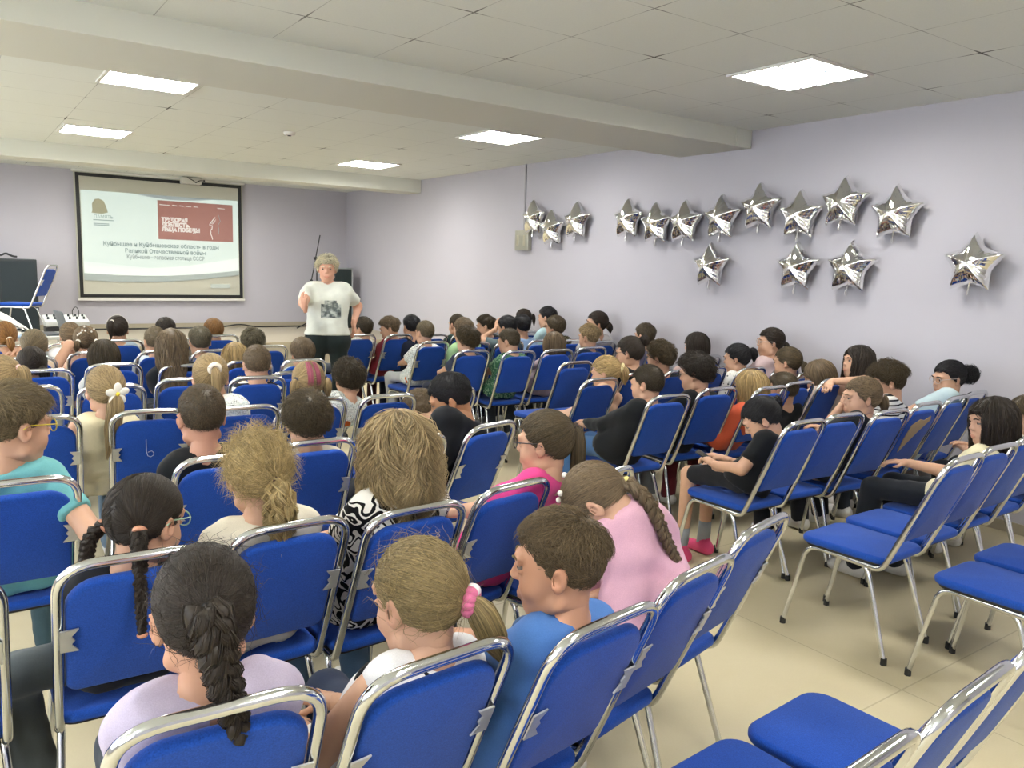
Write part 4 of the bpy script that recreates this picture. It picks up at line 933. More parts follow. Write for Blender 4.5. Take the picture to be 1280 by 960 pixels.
    def pony(Td, ln, r, tie=None, br=0, wave=0., push=.035, drift=(0, 0, 0), out=None, tier=.016):
        Td = unit(Td); T = X(HC+Td*(HR+.006)); o = unit(M@Td) if out is None else unit(out); P = tail_path(T, o, ln, 40 if br else 16, push, drift)
        q = np.linspace(0, 1, len(P))
        if br: braid(hm, P, r, br, .85, 8 if near else 6)
        else:
            rad = r*np.clip(.45+2.6*q, 0, 1)*np.clip((1.06-q)*2.2, .12, 1); hm.tube(P, rad*.82, 12, shade=.7); S = tail_strands(rng, P, rad, nS//3, 9, wave); hm.strands(S, wS*1.15*np.ones(len(S)), np.clip(.95+.3*rng.normal(size=len(S)), .45, 1.7), 3)
        if tie:
            k = MB(); ring(k, P[0]+(P[1]-P[0])*.5, P[1]-P[0], tier*.8, tier*.42); acc.append((k, 'hair_tie', plain('hair_tie', tie, .6)))
            if br: k = MB(); ring(k, P[-2], P[-1]-P[-2], .008, .005); acc.append((k, 'hair_tie', plain('hair_tie', opt.get('endtie', tie), .6)))
    if style == 'buzz':
        tf = top_t(.007, .003); addc(tf, .0005); adds(*hair_short(rng, int(nS*1.6), 4, tf, .008, .55, .5), .8)
    elif style in ('fade', 'short', 'messy', 'bowl', 'curlytop'):
        tt, ts, ln, li, me, lw = {'fade': (.016, .003, .034, .34, .4, 0), 'short': (.016, .007, .024, .18, .35, 0), 'messy': (.016, .008, .048, .42, .75, .002), 'bowl': (.017, .013, .046, .07, .28, .004), 'curlytop': (.022, .005, .045, .35, 1.2, 0)}[style]
        tf = top_t(tt*opt.get('k', 1), ts); lf = (lambda d: .35+.75*sstep(d[..., 2], -.1, .5)) if style in ('fade', 'curlytop', 'short') else None
        addc(tf, .0025 if style != 'bowl' else .001, 11., lw); adds(*hair_short(rng, nS, mS, tf, ln, li, me, opt.get('whorl', (.1, -.6, .8)), lw, lf, .010 if style == 'curlytop' else 0.))
    elif style in ('pony', 'braid', 'bun', 'tails', 'braids', 'curlypony'):
        tf = top_t(.010, .008); Td = opt.get('T', (0, -.95, .25))
        addc(tf, .0012, 18.)
        if style in ('tails', 'braids'):
            for sg in (-1, 1):
                T2 = unit((sg*opt.get('tx', .8), opt.get('tyy', -.5), opt.get('tz', -.1)))
                P, d_ = hair_pulled(rng, nS, mS, tf, T2); k = (d_[:, 0]*sg > 0); adds(P[k], d_[k]); pony(T2, opt.get('len', .2), opt.get('r', .026), opt.get('tie'), opt.get('n', 6) if style == 'braids' else 0, push=opt.get('push', .03), drift=opt.get('drift', (0, 0, 0)), wave=opt.get('wave', 0.))
        else:
            adds(*hair_pulled(rng, int(nS*1.2), mS+3*(style == 'curlypony'), tf, Td, 0., int(style == 'curlypony')))
            if style == 'bun':
                c = X(HC+unit(Td)*(HR+opt.get('r', .04)*.75)); k = MB(); r = opt.get('r', .04); hm.ball(c, r*.92*s, 16, 10)
                hm.S[-1][:] = .75
                n_ = nS//2; d1 = rng.normal(size=(n_, 3)); d1 /= np.linalg.norm(d1, axis=1)[:, None]; ax2 = rng.normal(size=(n_, 3)); tn = np.cross(d1, ax2); tn /= np.linalg.norm(tn, axis=1)[:, None]; an = np.linspace(0, 1.3, 6)
                S = c+r*s*(1+.22*opt.get('mess', 1)*rng.rand(n_)[:, None, None]*np.linspace(0, 1, 6)[None, :, None])*(d1[:, None]*np.cos(an)[None, :, None]+tn[:, None]*np.sin(an)[None, :, None]); hm.strands(S, wS*1.1*np.ones(n_), np.clip(.95+.3*rng.normal(size=n_), .4, 1.7), 3)
                if opt.get('tie'): k = MB(); ring(k, X(HC+unit(Td)*(HR+.008)), M@unit(Td), r*.6, .008); acc.append((k, 'hair_tie', plain('hair_tie', opt['tie'], .7)))
            else: pony(Td, opt.get('len', .22), opt.get('r', .028), opt.get('tie'), opt.get('n', 7) if style == 'braid' else 0, opt.get('wave', 0.), opt.get('push', .035), opt.get('drift', (0, 0, 0)), opt.get('out'), opt.get('tier', .016))
        if opt.get('fuzz'):
            d_ = roots(int(nS*.5*opt['fuzz']), rng); an = rng.normal(size=d_.shape); tn = np.cross(d_, an); tn /= np.linalg.norm(tn, axis=1)[:, None]; q = np.linspace(0, 1, 8)[None, :, None]; ln = (.035+.05*rng.rand(len(d_)))[:, None, None]
            S = HC+d_[:, None]*HR+d_[:, None]*(.008+ln*(.26 if opt['fuzz'] > .5 else .10)*q)+tn[:, None]*ln*q*1.0+.010*np.cross(d_, tn)[:, None]*np.sin(q*8+an[:, :1, None]*3); adds(S, d_, .8)
    elif style in ('long', 'wavy', 'bob'):
        ln, wv, wf, spd, cv = {'long': (.30, .003, .7, .006, .8), 'wavy': (.15, .013, .9, .02, 1.02), 'bob': (.07, .002, .6, .004, .97)}[style]; ln = opt.get('len', ln)
        tf = top_t(.014, .012); addc(tf, .003, 12., .006)
        adds(*hair_long(rng, int(nS*1.5), 14 if style == 'wavy' else 10, tf, ln, opt.get('wave', wv), wf, spd, opt.get('face', 50), opt.get('fringe', False), cv), 1.25)
        # the hanging mass below the ears
        g = []; nn = 20
        for q in np.linspace(0, 1, 8): g.append(q)
        az = np.radians(np.linspace(opt.get('face', 50)+30, 360-opt.get('face', 50)-30, nn)); Vs = []
        for q in g:
            z = .0-.0*q-(ln*.9+.02)*q; k = (1.-(1-cv)*q)*(1 if q < .99 else .9)
            for a_ in az: rr = HR[:2]+.012+.003*math.sin(a_*9); Vs.append((math.sin(a_)*rr[0]*k, HC[1]+math.cos(a_)*rr[1], z+.0))
            for a_ in az[::-1]: rr = HR[:2]-.012; Vs.append((math.sin(a_)*rr[0]*k, HC[1]+math.cos(a_)*rr[1], z))
        w_ = 2*nn; i = np.arange(w_); j = (i+1) % w_; Qm = [np.c_[k*w_+i, k*w_+j, (k+1)*w_+j, (k+1)*w_+i] for k in range(7)]
        hm.add(hc+s*(np.array(Vs)@M.T), np.concatenate(Qm), None, .62)
    part(hm, 'hair', hair_mat(hcol), 'all', True)
    for k, nme, mt in acc: part(k, nme, mt)
    if opt.get('streak'):
        k = MB(); W = unit((0, -.3, .95)); n_ = 330; x = rng.uniform(-.34, .40, n_); x += .10*np.sign(x-.02); z0 = rng.uniform(.35, 1.1, n_); P = []
        for q in np.linspace(0, 1, 7): an = z0+q*.9; d_ = np.stack([x*(.7+.3*q), -np.sin(an), np.cos(an)], -1); d_ /= np.linalg.norm(d_, axis=1)[:, None]; P.append(HC+d_*(HR+.0125))
        k.strands(hc+s*(np.stack(P, 1)@M.T), wS*1.2*np.ones(n_), np.clip(1+.2*rng.normal(size=n_), .5, 1.5)); part(k, 'pink_streak', hair_mat('#8f4a5a'), 'all', True)
    PEOPLE[pid] = dict(root=root, X=X, M=M, base=base, hc=hc, C=C, H=H, arms=arms, lat=lat, fw=fw, ax=ax, s=s, part=part, short=short)
    if chair and not stand:
        co = CH[chair][0]
        if chair not in EMPTY: co['label'] = 'blue padded chair that holds the '+short; EMPTY[chair] = 1
    return PEOPLE[pid]
# ------------------------------------------------------------------ the pupils (head seen at hx, hy in the room, y = depth of the head)
p = person
# near row
p('lav', 'n1', 255, 765, 1.36, 0, 6, 0, ('braid', 'dk', dict(T=(-.12, -.97, .12), len=.24, r=.024, n=3, tie='#141416', push=.035, drift=(.045, 0, 0), fuzz=.10)), ('#b4aac0', 'short'), ('#39404a', 'long'), 'girl with a dark braided ponytail in lavender', 'girl in a lavender T-shirt with a dark braided ponytail, sitting in the near row', skin='#b98e74')
p('scr', 'n2', 524, 745, 1.33, 12, 10, 0, ('pony', '#83724f', dict(T=(.42, -.86, -.30), len=.15, r=.030, push=.04, drift=(.05, .0, 0), fuzz=.10)), ('#d9d9dc', 'none'), ('#2c3448', 'long'), 'girl with a pink and white scrunchie', 'girl in a white sleeveless top with black trim and a pink scrunchie', trim='#17171a', L_=dict(w=(.58, 1.60, .58), pole=(-.5, -.5, -.5)), R_=dict(w=(.68, 1.62, .60), pole=(.5, -.5, -.5)))
p('blu', 'n3', 698, 704, 1.30, 38, 4, 0, ('fade', '#66563f', dict(k=.6)), ('#4a74b4', 'short'), ('#3c4456', 'long'), 'boy in a plain blue T-shirt', 'boy with cropped brown hair in a plain blue T-shirt, turning his face aside', skin='#c29377')
P_ = at(760, 745, 1.72)
p('pnk', 'n4', 747, 627, 1.72, 22, 62, 0, ('braid', 'lb', dict(T=(.25, -.80, -.50), len=.27, r=.017, n=5, tie='#e2d98a', endtie='#7fc6a4', out=(.25, -.75, -.15), push=.10, drift=(.10, -.06, 0))), ('#d3a5b6', 'long'), ('#49648c', 'long'), 'girl in pale pink sleeves bending forward', 'girl in a pale pink long-sleeved top bending far forward with her braid over her back', C_=at(806, 652, 1.65), L_=dict(w=at(746, 738, 1.72), pole=(-.5, .3, -.1)), R_=dict(w=at(775, 744, 1.62), pole=(.2, -.3, 0)), slump=-.02, girth=.80, seat=(1.60, 1.20, 12))
# second row
p('brd', 'a1', 182, 650, 2.12, -52, 12, 0, ('braids', 'dk', dict(tx=.62, tyy=-.62, tz=-.35, len=.26, r=.013, n=6, tie='#c98e72', push=.05)), ('#1b1c20', 'short'), ('#4c5254', 'long'), 'girl with two braids and green glasses', 'girl with two dark braids, pale green glasses and grey jeans, face turned aside', glasses='#9fc4a8', legdir=(-.97, .1, 0), skin='#c39a80')
p('crl', 'a2', 323, 592, 2.18, -8, 10, 0, ('curlypony', '#b09a6c', dict(T=(.30, -.90, -.38), len=.20, r=.034, tie='#4a2430', wave=.014, fuzz=.75, push=.03)), ('#ded6c4', 'short'), ('#d8cdbb', 'long'), 'girl with fluffy blond curls', 'girl with a frizzy blond curly ponytail in a cream T-shirt', b=1.02)
p('wav', 'a3', 497, 562, 2.15, 8, 6, 0, ('wavy', '#ab9670', dict(len=.15, face=42, wave=.019)), ('cow', 'short'), ('#55708f', 'long'), 'person with wavy blond hair and patterned blouse', 'person with shoulder-length wavy blond hair in a black and white patterned blouse', b=1.08)
p('pon', 'a4', 681, 553, 2.2, 26, 4, 0, ('pony', 'brn', dict(T=(.25, -.90, .42), len=.36, r=.026, tie='#3a2a20', push=.03)), ('#d8468a', 'short'), ('#39404a', 'long'), 'girl in bright pink with a long ponytail', 'girl in a bright pink T-shirt with glasses and a long straight brown ponytail', seat=(1.60, 2.04, 9), glasses='#22222a')
# third row
p('tea', 'b1', 18, 532, 2.98, -66, 6, 0, ('fade', '#7a6b50', dict(k=1.7)), ('#6fb0b4', 'short'), ('#3f5660', 'long'), 'boy with yellow glasses in a turquoise T-shirt', 'boy in a turquoise T-shirt with yellow-rimmed glasses, in profile at the picture edge', glasses='#d8c23a', b=1.1, s=1.06, R_=dict(w=at(106, 655, 3.02)))
p('buz', 'b3', 252, 520, 3.05, 0, 4, 0, ('buzz', '#584b39'), ('#1d1f22', 'short'), ('#2a2c33', 'long'), 'boy with shorn hair in a black T-shirt', 'boy with shorn brown hair and standing-out ears in a black T-shirt', s=1.03, skin='#c0917a')
p('spk', 'b4', 384, 528, 3.1, -12, 14, 0, ('messy', '#514634'), ('#d8cfc0', 'short'), ('#2a2c33', 'long'), 'boy with ruffled dark brown hair', 'boy with ruffled dark brown hair and only his neck showing above the chair')
p('blk', None, 563, 497, 3.08, 48, 26, -8, ('short', 'blk', dict(k=.5)), ('#191b1f', 'short'), ('#23252b', 'long'), 'boy in black leaning aside', 'dark-haired boy in a black T-shirt leaning aside over the chair gap', seat=(1.70, 2.86, 5), skin='#b98a68', b=1.12, L_=dict(w=at(548, 572, 3.2)))
p('ben', 'c6', 526, 513, 3.95, 20, 40, 0, ('short', 'lb'), ('#3a4050', 'short'), ('#2a2c33', 'long'), 'child with a bent light brown head', 'child whose bent light brown head shows beside the boy in black')
# fourth row
p('plu', None, 132, 488, 4.1, 4, 4, 0, ('pony', 'bl', dict(T=(.14, -.95, -.22), len=.30, r=.036, push=.035, tie=None, drift=(-.05, 0, 0))), ('#e0d6b4', 'none'), ('#7d92a8', 'long'), 'girl with the flower clip', 'girl with a white and yellow flower clipped to her blond ponytail, cream top', seat=(.55, 3.93, 0))
p('lft', 'c0', 0, 478, 4.1, 20, 10, 0, ('pony', 'bl', dict(T=(.5, -.8, .3), len=.15, tie='#e5b9b0')), ('#c9b7b0', 'short'), ('#2a2c33', 'long'), 'fair child cut by the picture edge', 'fair-haired child with a pink hair tie, almost cut away by the picture edge')
p('wsc', 'c3', 263, 472, 4.0, -3, 8, 0, ('pony', 'bl', dict(T=(.10, -.95, .22), len=.20, r=.022, tie='#e6ddcf', tier=.028, push=.035)), ('floral', 'short'), ('#39404a', 'long'), 'girl with a white scrunchie', 'blond girl with a thick white scrunchie, just ahead of the shorn boy')
p('phr', 'c4', 385, 479, 4.05, 0, 8, 0, ('tails', 'bl', dict(tx=.86, tyy=-.35, tz=.0, len=.12, r=.024, streak=1, push=.02, tie='#3a3a44')), ('#d8d8dc', 'short'), ('#39404a', 'long'), 'girl with pigtails and a dark pink streak', 'girl with pigtails and a dark pink dyed streak down the back of her head')
p('gra', None, 436, 473, 4.9, -4, 4, 0, ('messy', 'br', dict(k=.9)), ('graffiti', 'short'), ('#39404a', 'long'), 'dark-haired boy in the white printed T-shirt', 'dark-haired boy in a white T-shirt printed with black and orange doodles', seat=(2.02, 4.72, 0), b=1.1, s=1.08)
# fifth and sixth rows
p('bzz', 'd4', 321, 455, 4.95, 0, 6, 0, ('buzz', 'lb'), ('bigstripe', 'short'), ('#2a2c33', 'long'), 'boy with short hair and a striped collar', 'boy with close-cut brown hair and a black and white striped shirt', s=1.05)
p('lng', 'e3', 214, 434, 5.6, -4, 4, 0, ('long', 'lb', dict(len=.34, wave=.006)), ('#1c1e22', 'short'), ('#23252b', 'long'), 'girl with very long loose hair', 'girl with very long loose light brown hair over a black top', s=1.04)
p('hdb', 'e2', 130, 447, 5.85, 0, 8, 0, ('long', 'br', dict(len=.12)), ('#d9dadc', 'short'), ('#2f3a50', 'long'), 'girl with a black headband in white', 'girl in a white T-shirt with a narrow black headband and brown hair')
p('drk', 'e1', 40, 457, 5.7, 0, 6, 0, ('tails', 'dk', dict(tx=.5, tyy=-.8, tz=-.35, len=.1, r=.03)), ('#cfd3d8', 'short'), ('#2a2c33', 'long'), 'girl with very dark parted hair', 'girl with very dark parted hair behind the fair girl with a bow')
p('bld', 'e4', 294, 449, 5.72, -4, 6, 0, ('long', 'gold', dict(len=.16)), ('#c8b7a0', 'short'), ('#2a2c33', 'long'), 'golden blond child behind the striped boy', 'golden blond child half hidden by the close-cut boy')
p('bro', 'e5', 378, 442, 5.7, 0, 6, 0, ('bowl', 'lb'), ('#b4c0c8', 'short'), ('#2a2c33', 'long'), 'brown-haired child ahead of the pigtails', 'child with a brown mop of hair just ahead of the pink-streaked pigtails')
p('bow', 'f1', 43, 433, 6.35, -8, 6, 0, ('pony', 'ash', dict(T=(-.5, -.8, -.4), len=.12, r=.024, tie='#e4dcc8')), ('#c7b39c', 'none'), ('#39404a', 'long'), 'fair girl reaching out her bare arm', 'fair-haired girl stretching a bare arm over the chair back ahead of her', R_=dict(w=at(82, 432, 6.62), pole=(.3, 0, .5), d=(.5, .3, -.6)))
p('gry', 'f3', 194, 427, 6.55, 4, 4, 0, ('buzz', 'ash'), ('#b9c4cf', 'short'), ('#2a2c33', 'long'), 'boy with cropped fair hair in pale blue-grey', 'boy with cropped ash hair in a pale blue-grey T-shirt behind the screen-side front row')
p('dot', 'f2', 107, 427, 6.65, 0, 8, 0, ('tails', 'lb', dict(tx=.6, tyy=-.6, tz=-.2, len=.1, r=.02, tie='#e6e2d8')), ('#c9a58c', 'none'), ('#39404a', 'long'), 'girl with pearl hair clips', 'girl with light brown hair dotted with pearl clips')
p('gbr', 'f4', 250, 427, 6.5, -8, 6, 0, ('short', 'grey'), ('#4b5058', 'short'), ('#2a2c33', 'long'), 'boy with greyish brown hair beside the long-haired girl', 'boy with short greyish brown hair just past the girl with very long hair')
p('bf5', 'f5', 316, 429, 6.7, -4, 6, 0, ('messy', 'grey', dict(k=.8)), ('#9a9a92', 'short'), ('#2a2c33', 'long'), 'boy with a tousled greyish crown', 'boy with tousled greyish brown hair above the close-cut striped boy')
p('red', 'g0', 6, 421, 7.2, 4, 6, 0, ('pony', 'or', dict(T=(.2, -.9, -.4), len=.1, r=.026, tie='#e4dcc8')), ('#d7b79c', 'none'), ('#39404a', 'long'), 'ginger girl at the picture edge', 'ginger-haired girl resting her arm on the chair at the picture edge', R_=dict(w=at(22, 437, 7.12), pole=(0, -.6, -.3), d=(-.8, -.1, -.3)))
p('bun', 'g1', 88, 420, 7.2, 0, 8, 0, ('bun', 'lb', dict(T=(.8, -.5, -.1), r=.03, tie='#e9dfbf')), ('#dcdcdc', 'short'), ('#39404a', 'long'), 'girl with a cream pompom bun', 'girl with brown hair and a cream pompom, closest to the laptop table', s=.93)
p('dkp', 'g2', 147, 412, 7.45, -10, 4, 0, ('pony', 'dk', dict(T=(-.45, -.75, .48), len=.17, r=.026, tie='#d8d2c6', push=.03)), ('#9fb0bd', 'short'), ('#39404a', 'long'), 'dark girl with a white hair tie before the screen', 'girl with a dark high ponytail and white headband, just below the projection screen')
p('dk2', 'g4', 207, 413, 7.6, 0, 8, 0, ('short', 'dk'), ('#39404a', 'short'), ('#39404a', 'long'), 'dark-haired child mostly hidden in the front row', 'child of whom only a dark crown shows behind the cropped ash-haired boy', s=.95)
p('org', 'g3', 267, 414, 7.75, 0, 6, 0, ('bowl', 'or'), ('#7c6a60', 'short'), ('#39404a', 'long'), 'child with orange hair', 'child with a round mop of orange hair in the front row')
# across the aisle
p('r1p', 'r1', 454, 411, 7.45, 24, 6, 0, ('short', 'br'), ('floral', 'short'), ('#39404a', 'long'), 'dark boy beside the standing woman', 'dark-haired boy in a pale printed shirt, seated next to the standing woman', seat=(3.36, 7.29, 4))
p('r2p', 'r2', 487, 411, 7.35, 52, 14, 0, ('fade', 'lb', dict(k=1.1)), ('#8a2f3c', 'short'), ('#4a2a30', 'long'), 'boy in the dark red T-shirt', 'boy in a dark red T-shirt with his face in profile, second from the standing woman')
p('r3p', 'r3', 514, 408, 7.3, 0, 4, 0, ('short', 'blk'), ('#23283a', 'short'), ('#23283a', 'long'), 'black-haired boy in navy', 'boy with round black hair in a navy T-shirt next to the boy in dark red', seat=(3.93, 7.12, 0))
p('r4p', 'r4', 531, 416, 6.6, 8, 4, 0, ('buzz', 'ash'), ('graffiti', 'short'), ('#b9bcbf', 'long'), 'fair cropped boy in a doodled T-shirt', 'boy with cropped fair hair in a white doodled T-shirt and pale trousers')
p('bgr', 'rb', 571, 406, 7.3, 8, 4, 0, ('buzz', 'br'), ('#22332f', 'short'), ('#23283a', 'long'), 'boy in dark green by the far row', 'boy with close dark hair in a dark green T-shirt in the row nearest the stage')
p('grn', 'r5', 579, 413, 6.4, 12, 4, 0, ('short', 'lb'), ('#a9cf9c', 'short'), ('#39404a', 'long'), 'boy in light green', 'boy in a light green T-shirt half hidden by the brown-haired boy in navy', s=1.0)
p('nav', 'r6', 584, 426, 5.8, 16, 6, 0, ('messy', 'brn', dict(k=.9)), ('#2a3348', 'short'), ('#23283a', 'long'), 'brown-haired boy in navy', 'boy with thick brown hair in a navy T-shirt in front of the light green one')
p('vst', 'rv', 607, 408, 7.2, 50, 8, 0, ('fade', 'br', dict(k=1.1)), ('#24262c', 'short'), ('#23283a', 'long'), 'boy in profile in a black vest', 'boy in a black vest looking aside, his cheek showing, in the row nearest the stage', R_=None)
p('gsh', 'r7', 636, 427, 5.65, 34, 12, 0, ('buzz', 'brn'), ('palm', 'short'), ('#39404a', 'long'), 'boy in the green leaf-print shirt', 'boy in a green leaf-print shirt looking down to the side')
p('arm', 'rd', 634, 410, 6.4, 20, 10, 0, ('short', 'blk'), ('#5f6f74', 'short'), ('#23283a', 'long'), 'black-haired child with a raised arm', 'black-haired child holding a bare arm up to the brow', L_=dict(w=at(620, 411, 6.5), pole=(-.5, 0, -.6), d=(.3, .1, .9)))
p('dk3', 'r9', 652, 408, 6.6, 6, 6, 0, ('short', 'blk'), ('#8fa9cc', 'short'), ('#23283a', 'long'), 'black-haired child in sky blue', 'black-haired child in a sky blue T-shirt next to the one with a raised arm')
p('cl1', 'r8', 654, 399, 7.35, 10, 6, 0, ('pony', 'dk', dict(T=(.75, -.6, .3), len=.16, r=.020, tie='#d8d2c6', push=.04)), ('#d5d5d8', 'short'), ('#23283a', 'long'), 'girl with a thin dark side ponytail', 'girl with a thin dark side ponytail in the far row by the wall')
p('lbl', 'rl', 684, 397, 6.85, 30, 4, 0, ('short', 'blk'), ('#a9c6cc', 'short'), ('#23283a', 'long'), 'black-haired child in pale blue by the wall', 'black-haired child in pale blue close to the wall, behind the bobbed camouflage one')
p('cam', 'rc', 694, 409, 6.4, 24, 4, 0, ('bowl', 'brn'), ('camo', 'short'), ('#4b4a3c', 'long'), 'child with a bobbed brown cut in camouflage', 'child with a bobbed brown haircut in a camouflage shirt')
p('bob', 'r10', 692, 431, 5.65, 6, 6, 0, ('bob', 'lb', dict(len=.08)), ('#b4a0a8', 'short'), ('#39404a', 'long'), 'girl with a smooth light brown bob', 'girl with a smooth light brown bob, seen from behind over her chair')
p('bln', 'r12', 736, 422, 5.7, 22, 4, 0, ('fade', 'bl', dict(k=1.2)), ('#28334a', 'short'), ('#23283a', 'long'), 'fair boy in navy', 'boy with sandy fair hair in a navy T-shirt below the group of three balloons')
p('wom', 'r13', 746, 404, 6.08, 58, 0, -6, ('tails', 'dk', dict(tx=.3, tyy=-.9, tz=-.2, len=.1, r=.03)), ('#d9d6d6', 'short'), ('#39404a', 'long'), 'dark-haired girl leaning her head at the wall', 'dark-haired girl in white leaning her head against the lilac wall', s=1.06, b=1.08)
p('w53', 'rf', 806, 420, 5.35, 8, 4, 0, ('short', 'brn'), ('#6f6a80', 'short'), ('#39404a', 'long'), 'brown-haired boy alone by the wall', 'brown-haired boy near the wall beyond the girl with a dark bun and glasses')
p('sc2', 'r15', 757, 466, 4.05, 30, 12, 0, ('pony', 'gold', dict(T=(.30, -.88, -.05), len=.13, r=.034, tie='#e0cf9a', tier=.032, push=.03)), ('#c9a58c', 'none'), ('#8a6a80', 'long'), 'blond girl with a cream scrunchie', 'blond girl with a fluffy cream scrunchie holding her hands out before her', seat=(3.53, 3.86, 3), L_=dict(w=at(709, 516, 4.28)), R_=dict(w=at(714, 519, 4.25)))
p('bgl', 'r16', 787, 441, 4.15, 26, 8, 0, ('bun', 'dk', dict(T=(.25, -.85, .5), r=.034, mess=1.3)), ('#1b1d21', 'short'), ('#23252b', 'long'), 'girl in black with a dark bun', 'girl in a black T-shirt with a small dark bun and glasses', glasses='#3a3238')
p('b17', 'r17', 825, 447, 4.15, 18, 6, 0, ('messy', 'brn', dict(k=1.)), ('#1d1f23', 'short'), ('#23252b', 'long'), 'boy with a brown mop in black', 'boy with a thick brown mop of hair next to the girl with the bun')
p('bj', 'r18', 809, 480, 3.35, 22, 6, 0, ('buzz', 'br'), ('#1a1c1f', 'long'), ('#41648f', 'long'), 'boy in black and blue jeans', 'boy with short brown hair in a black long-sleeved shirt and blue jeans', seat=(3.27, 3.17, -2), b=1.1)
p('gl2', 'r19', 870, 467, 3.4, 28, 10, 0, ('messy', 'dk', dict(k=1.3)), ('#1b1d20', 'short'), ('#6f7478', 'long'), 'boy with dark curls and glasses', 'boy with bushy dark hair and glasses in a black T-shirt over grey', glasses='#22222a', seat=(3.80, 3.24, -4), b=1.08, s=1.04)
p('g20', 'r20', 870, 432, 4.78, 20, 4, 0, ('bob', 'dk', dict(len=.07)), ('#c8aaa4', 'short'), ('#39404a', 'long'), 'dark-haired girl by the wall', 'girl with smooth dark brown hair near the wall, behind the boy with bushy hair')
p('dts', 'r22', 921, 448, 4.05, 28, 8, 0, ('pony', 'blk', dict(T=(.15, -.9, .35), len=.12, r=.034, push=.04)), ('dots', 'short'), ('#39404a', 'long'), 'girl in the polka-dot top', 'girl with a short black ponytail in a white polka-dot top')
p('pn2', 'rp', 963, 428, 3.96, 52, 0, 0, ('pony', 'dk', dict(T=(0, -.95, -.2), len=.1, r=.02)), ('#dcc3c3', 'short'), ('#6b6470', 'long'), 'older girl in pale pink with thin glasses', 'older girl in pale pink with dark smoothed hair and thin glasses, by the wall', glasses='#b9a9a0', b=1.14)
p('ora', 'r23', 938, 485, 3.28, 16, 6, 0, ('bob', 'gold', dict(len=.12)), ('#c9593c', 'short'), ('#6a2a33', 'long'), 'blond girl in orange', 'blond girl in an orange T-shirt seen between two chair backs', seat=(4.17, 3.12, 0))
p('bk2', 'r30', 978, 487, 3.3, 14, 6, 0, ('buzz', 'brn'), ('#1c1f22', 'short'), ('#23252b', 'long'), 'boy with short hair behind the girl in black', 'boy with short ash brown hair in a black T-shirt, past the seated girl in black', b=1.06, s=1.04)
p('gpo', 'rg', 984, 453, 3.68, 20, 6, 0, ('pony', 'brn', dict(T=(.2, -.92, -.25), len=.12, r=.026, push=.03)), ('#a89a90', 'short'), ('#39404a', 'long'), 'girl with a low brown ponytail', 'girl with a low brown ponytail just below the older girl in pale pink')
p('lyb', 'r31', 1023, 470, 3.38, 30, 18, -14, ('bob', 'lb', dict(len=.06)), ('#b9a79c', 'short'), ('#39404a', 'long'), 'light brown child leaning over a chair', 'child with light brown hair tilting the head below the reaching arm')
p('wlh', 'rw', 1072, 452, 3.20, 62, -4, 0, ('long', 'dk', dict(len=.26, face=40)), ('#c9b2a4', 'none'), ('#39404a', 'long'), 'girl with long dark hair by the wall', 'girl with long dark hair by the wall laying her bare arm along a chair back', L_=dict(w=at(1040, 477, 3.17), pole=(-.2, -.4, .2), d=(-.7, -.2, -.2)), b=1.12)
# the rows nearest on the wall side
p('bkg', 'r24', 952, 524, 2.58, 42, 34, 0, ('braid', 'blk', dict(T=(.35, -.85, .25), len=.17, r=.024, n=3, tie='#d5d5da', push=.04)), ('#17191c', 'short'), ('#1b1c20', 'shorts'), 'girl in black looking at a phone', 'girl in black T-shirt and shorts with a black braid, looking down at a phone', L_=dict(w=(3.285, 2.75, .605), e=(3.265, 2.555, .625), d=(.15, .9, .25), curl=.9), R_=dict(w=(3.42, 2.80, .61), pole=(.5, -.5, 0), d=(-.5, .9, .25), curl=.9), shoe='#c8476e', socks='#8f9499')
p('chn', 'r26', 1077, 497, 2.47, 52, 4, 0, ('pony', 'lb', dict(T=(.1, -.9, -.15), len=.12, r=.026, tie='#e8d3d6', push=.03)), ('#191b1f', 'short'), ('#23252b', 'long'), 'girl in black with her hand at her chin', 'girl in a black T-shirt resting her chin on her hand, light brown ponytail', seat=(4.02, 2.3, 0), L_=dict(w=at(1054, 505, 2.57), pole=(-.4, .1, -.8), d=(.15, -.1, .95), n=(.5, -.3, 0), curl=1.2))
p('cur', 'r27', 1109, 478, 2.6, 40, 16, 0, ('curlytop', 'brn'), ('stripe', 'short'), ('#23252b', 'long'), 'curly boy in black and white stripes', 'boy with curly brown hair in a black and white striped T-shirt', seat=(4.52, 2.34, 0), L_=dict(w=at(1098, 498, 2.75), pole=(-.3, .1, -.9), d=(.2, -.1, .9), curl=1.1), b=1.1)
p('bn2', 'r28', 1186, 473, 2.53, 58, 8, 0, ('bun', 'blk', dict(T=(.0, -.97, -.1), r=.05, mess=2.2)), ('#b9cdd3', 'short'), ('#39404a', 'long'), 'girl in pale blue with a loose dark bun', 'girl in a pale blue top with glasses and a loose curly dark bun', glasses='#b9a9a0', b=1.12)
p('lhr', 'r34', 1240, 527, 1.74, 54, 6, 0, ('long', 'dk', dict(len=.17, face=36, fringe=True)), ('#d9d0ae', 'short'), ('#202328', 'long'), 'girl with long straight dark hair in cream', 'girl with long straight dark hair and a fringe in a cream T-shirt', L_=dict(w=at(1178, 606, 1.98)), b=1.1)
p('edg', 'r36', 1284, 520, 1.9, 66, 6, 0, ('long', 'brn', dict(len=.16)), ('#d6d3d0', 'short'), ('#202328', 'long'), 'person cut by the edge beyond the girl in cream', 'brown-haired person in white, face cut by the picture edge', b=1.05)
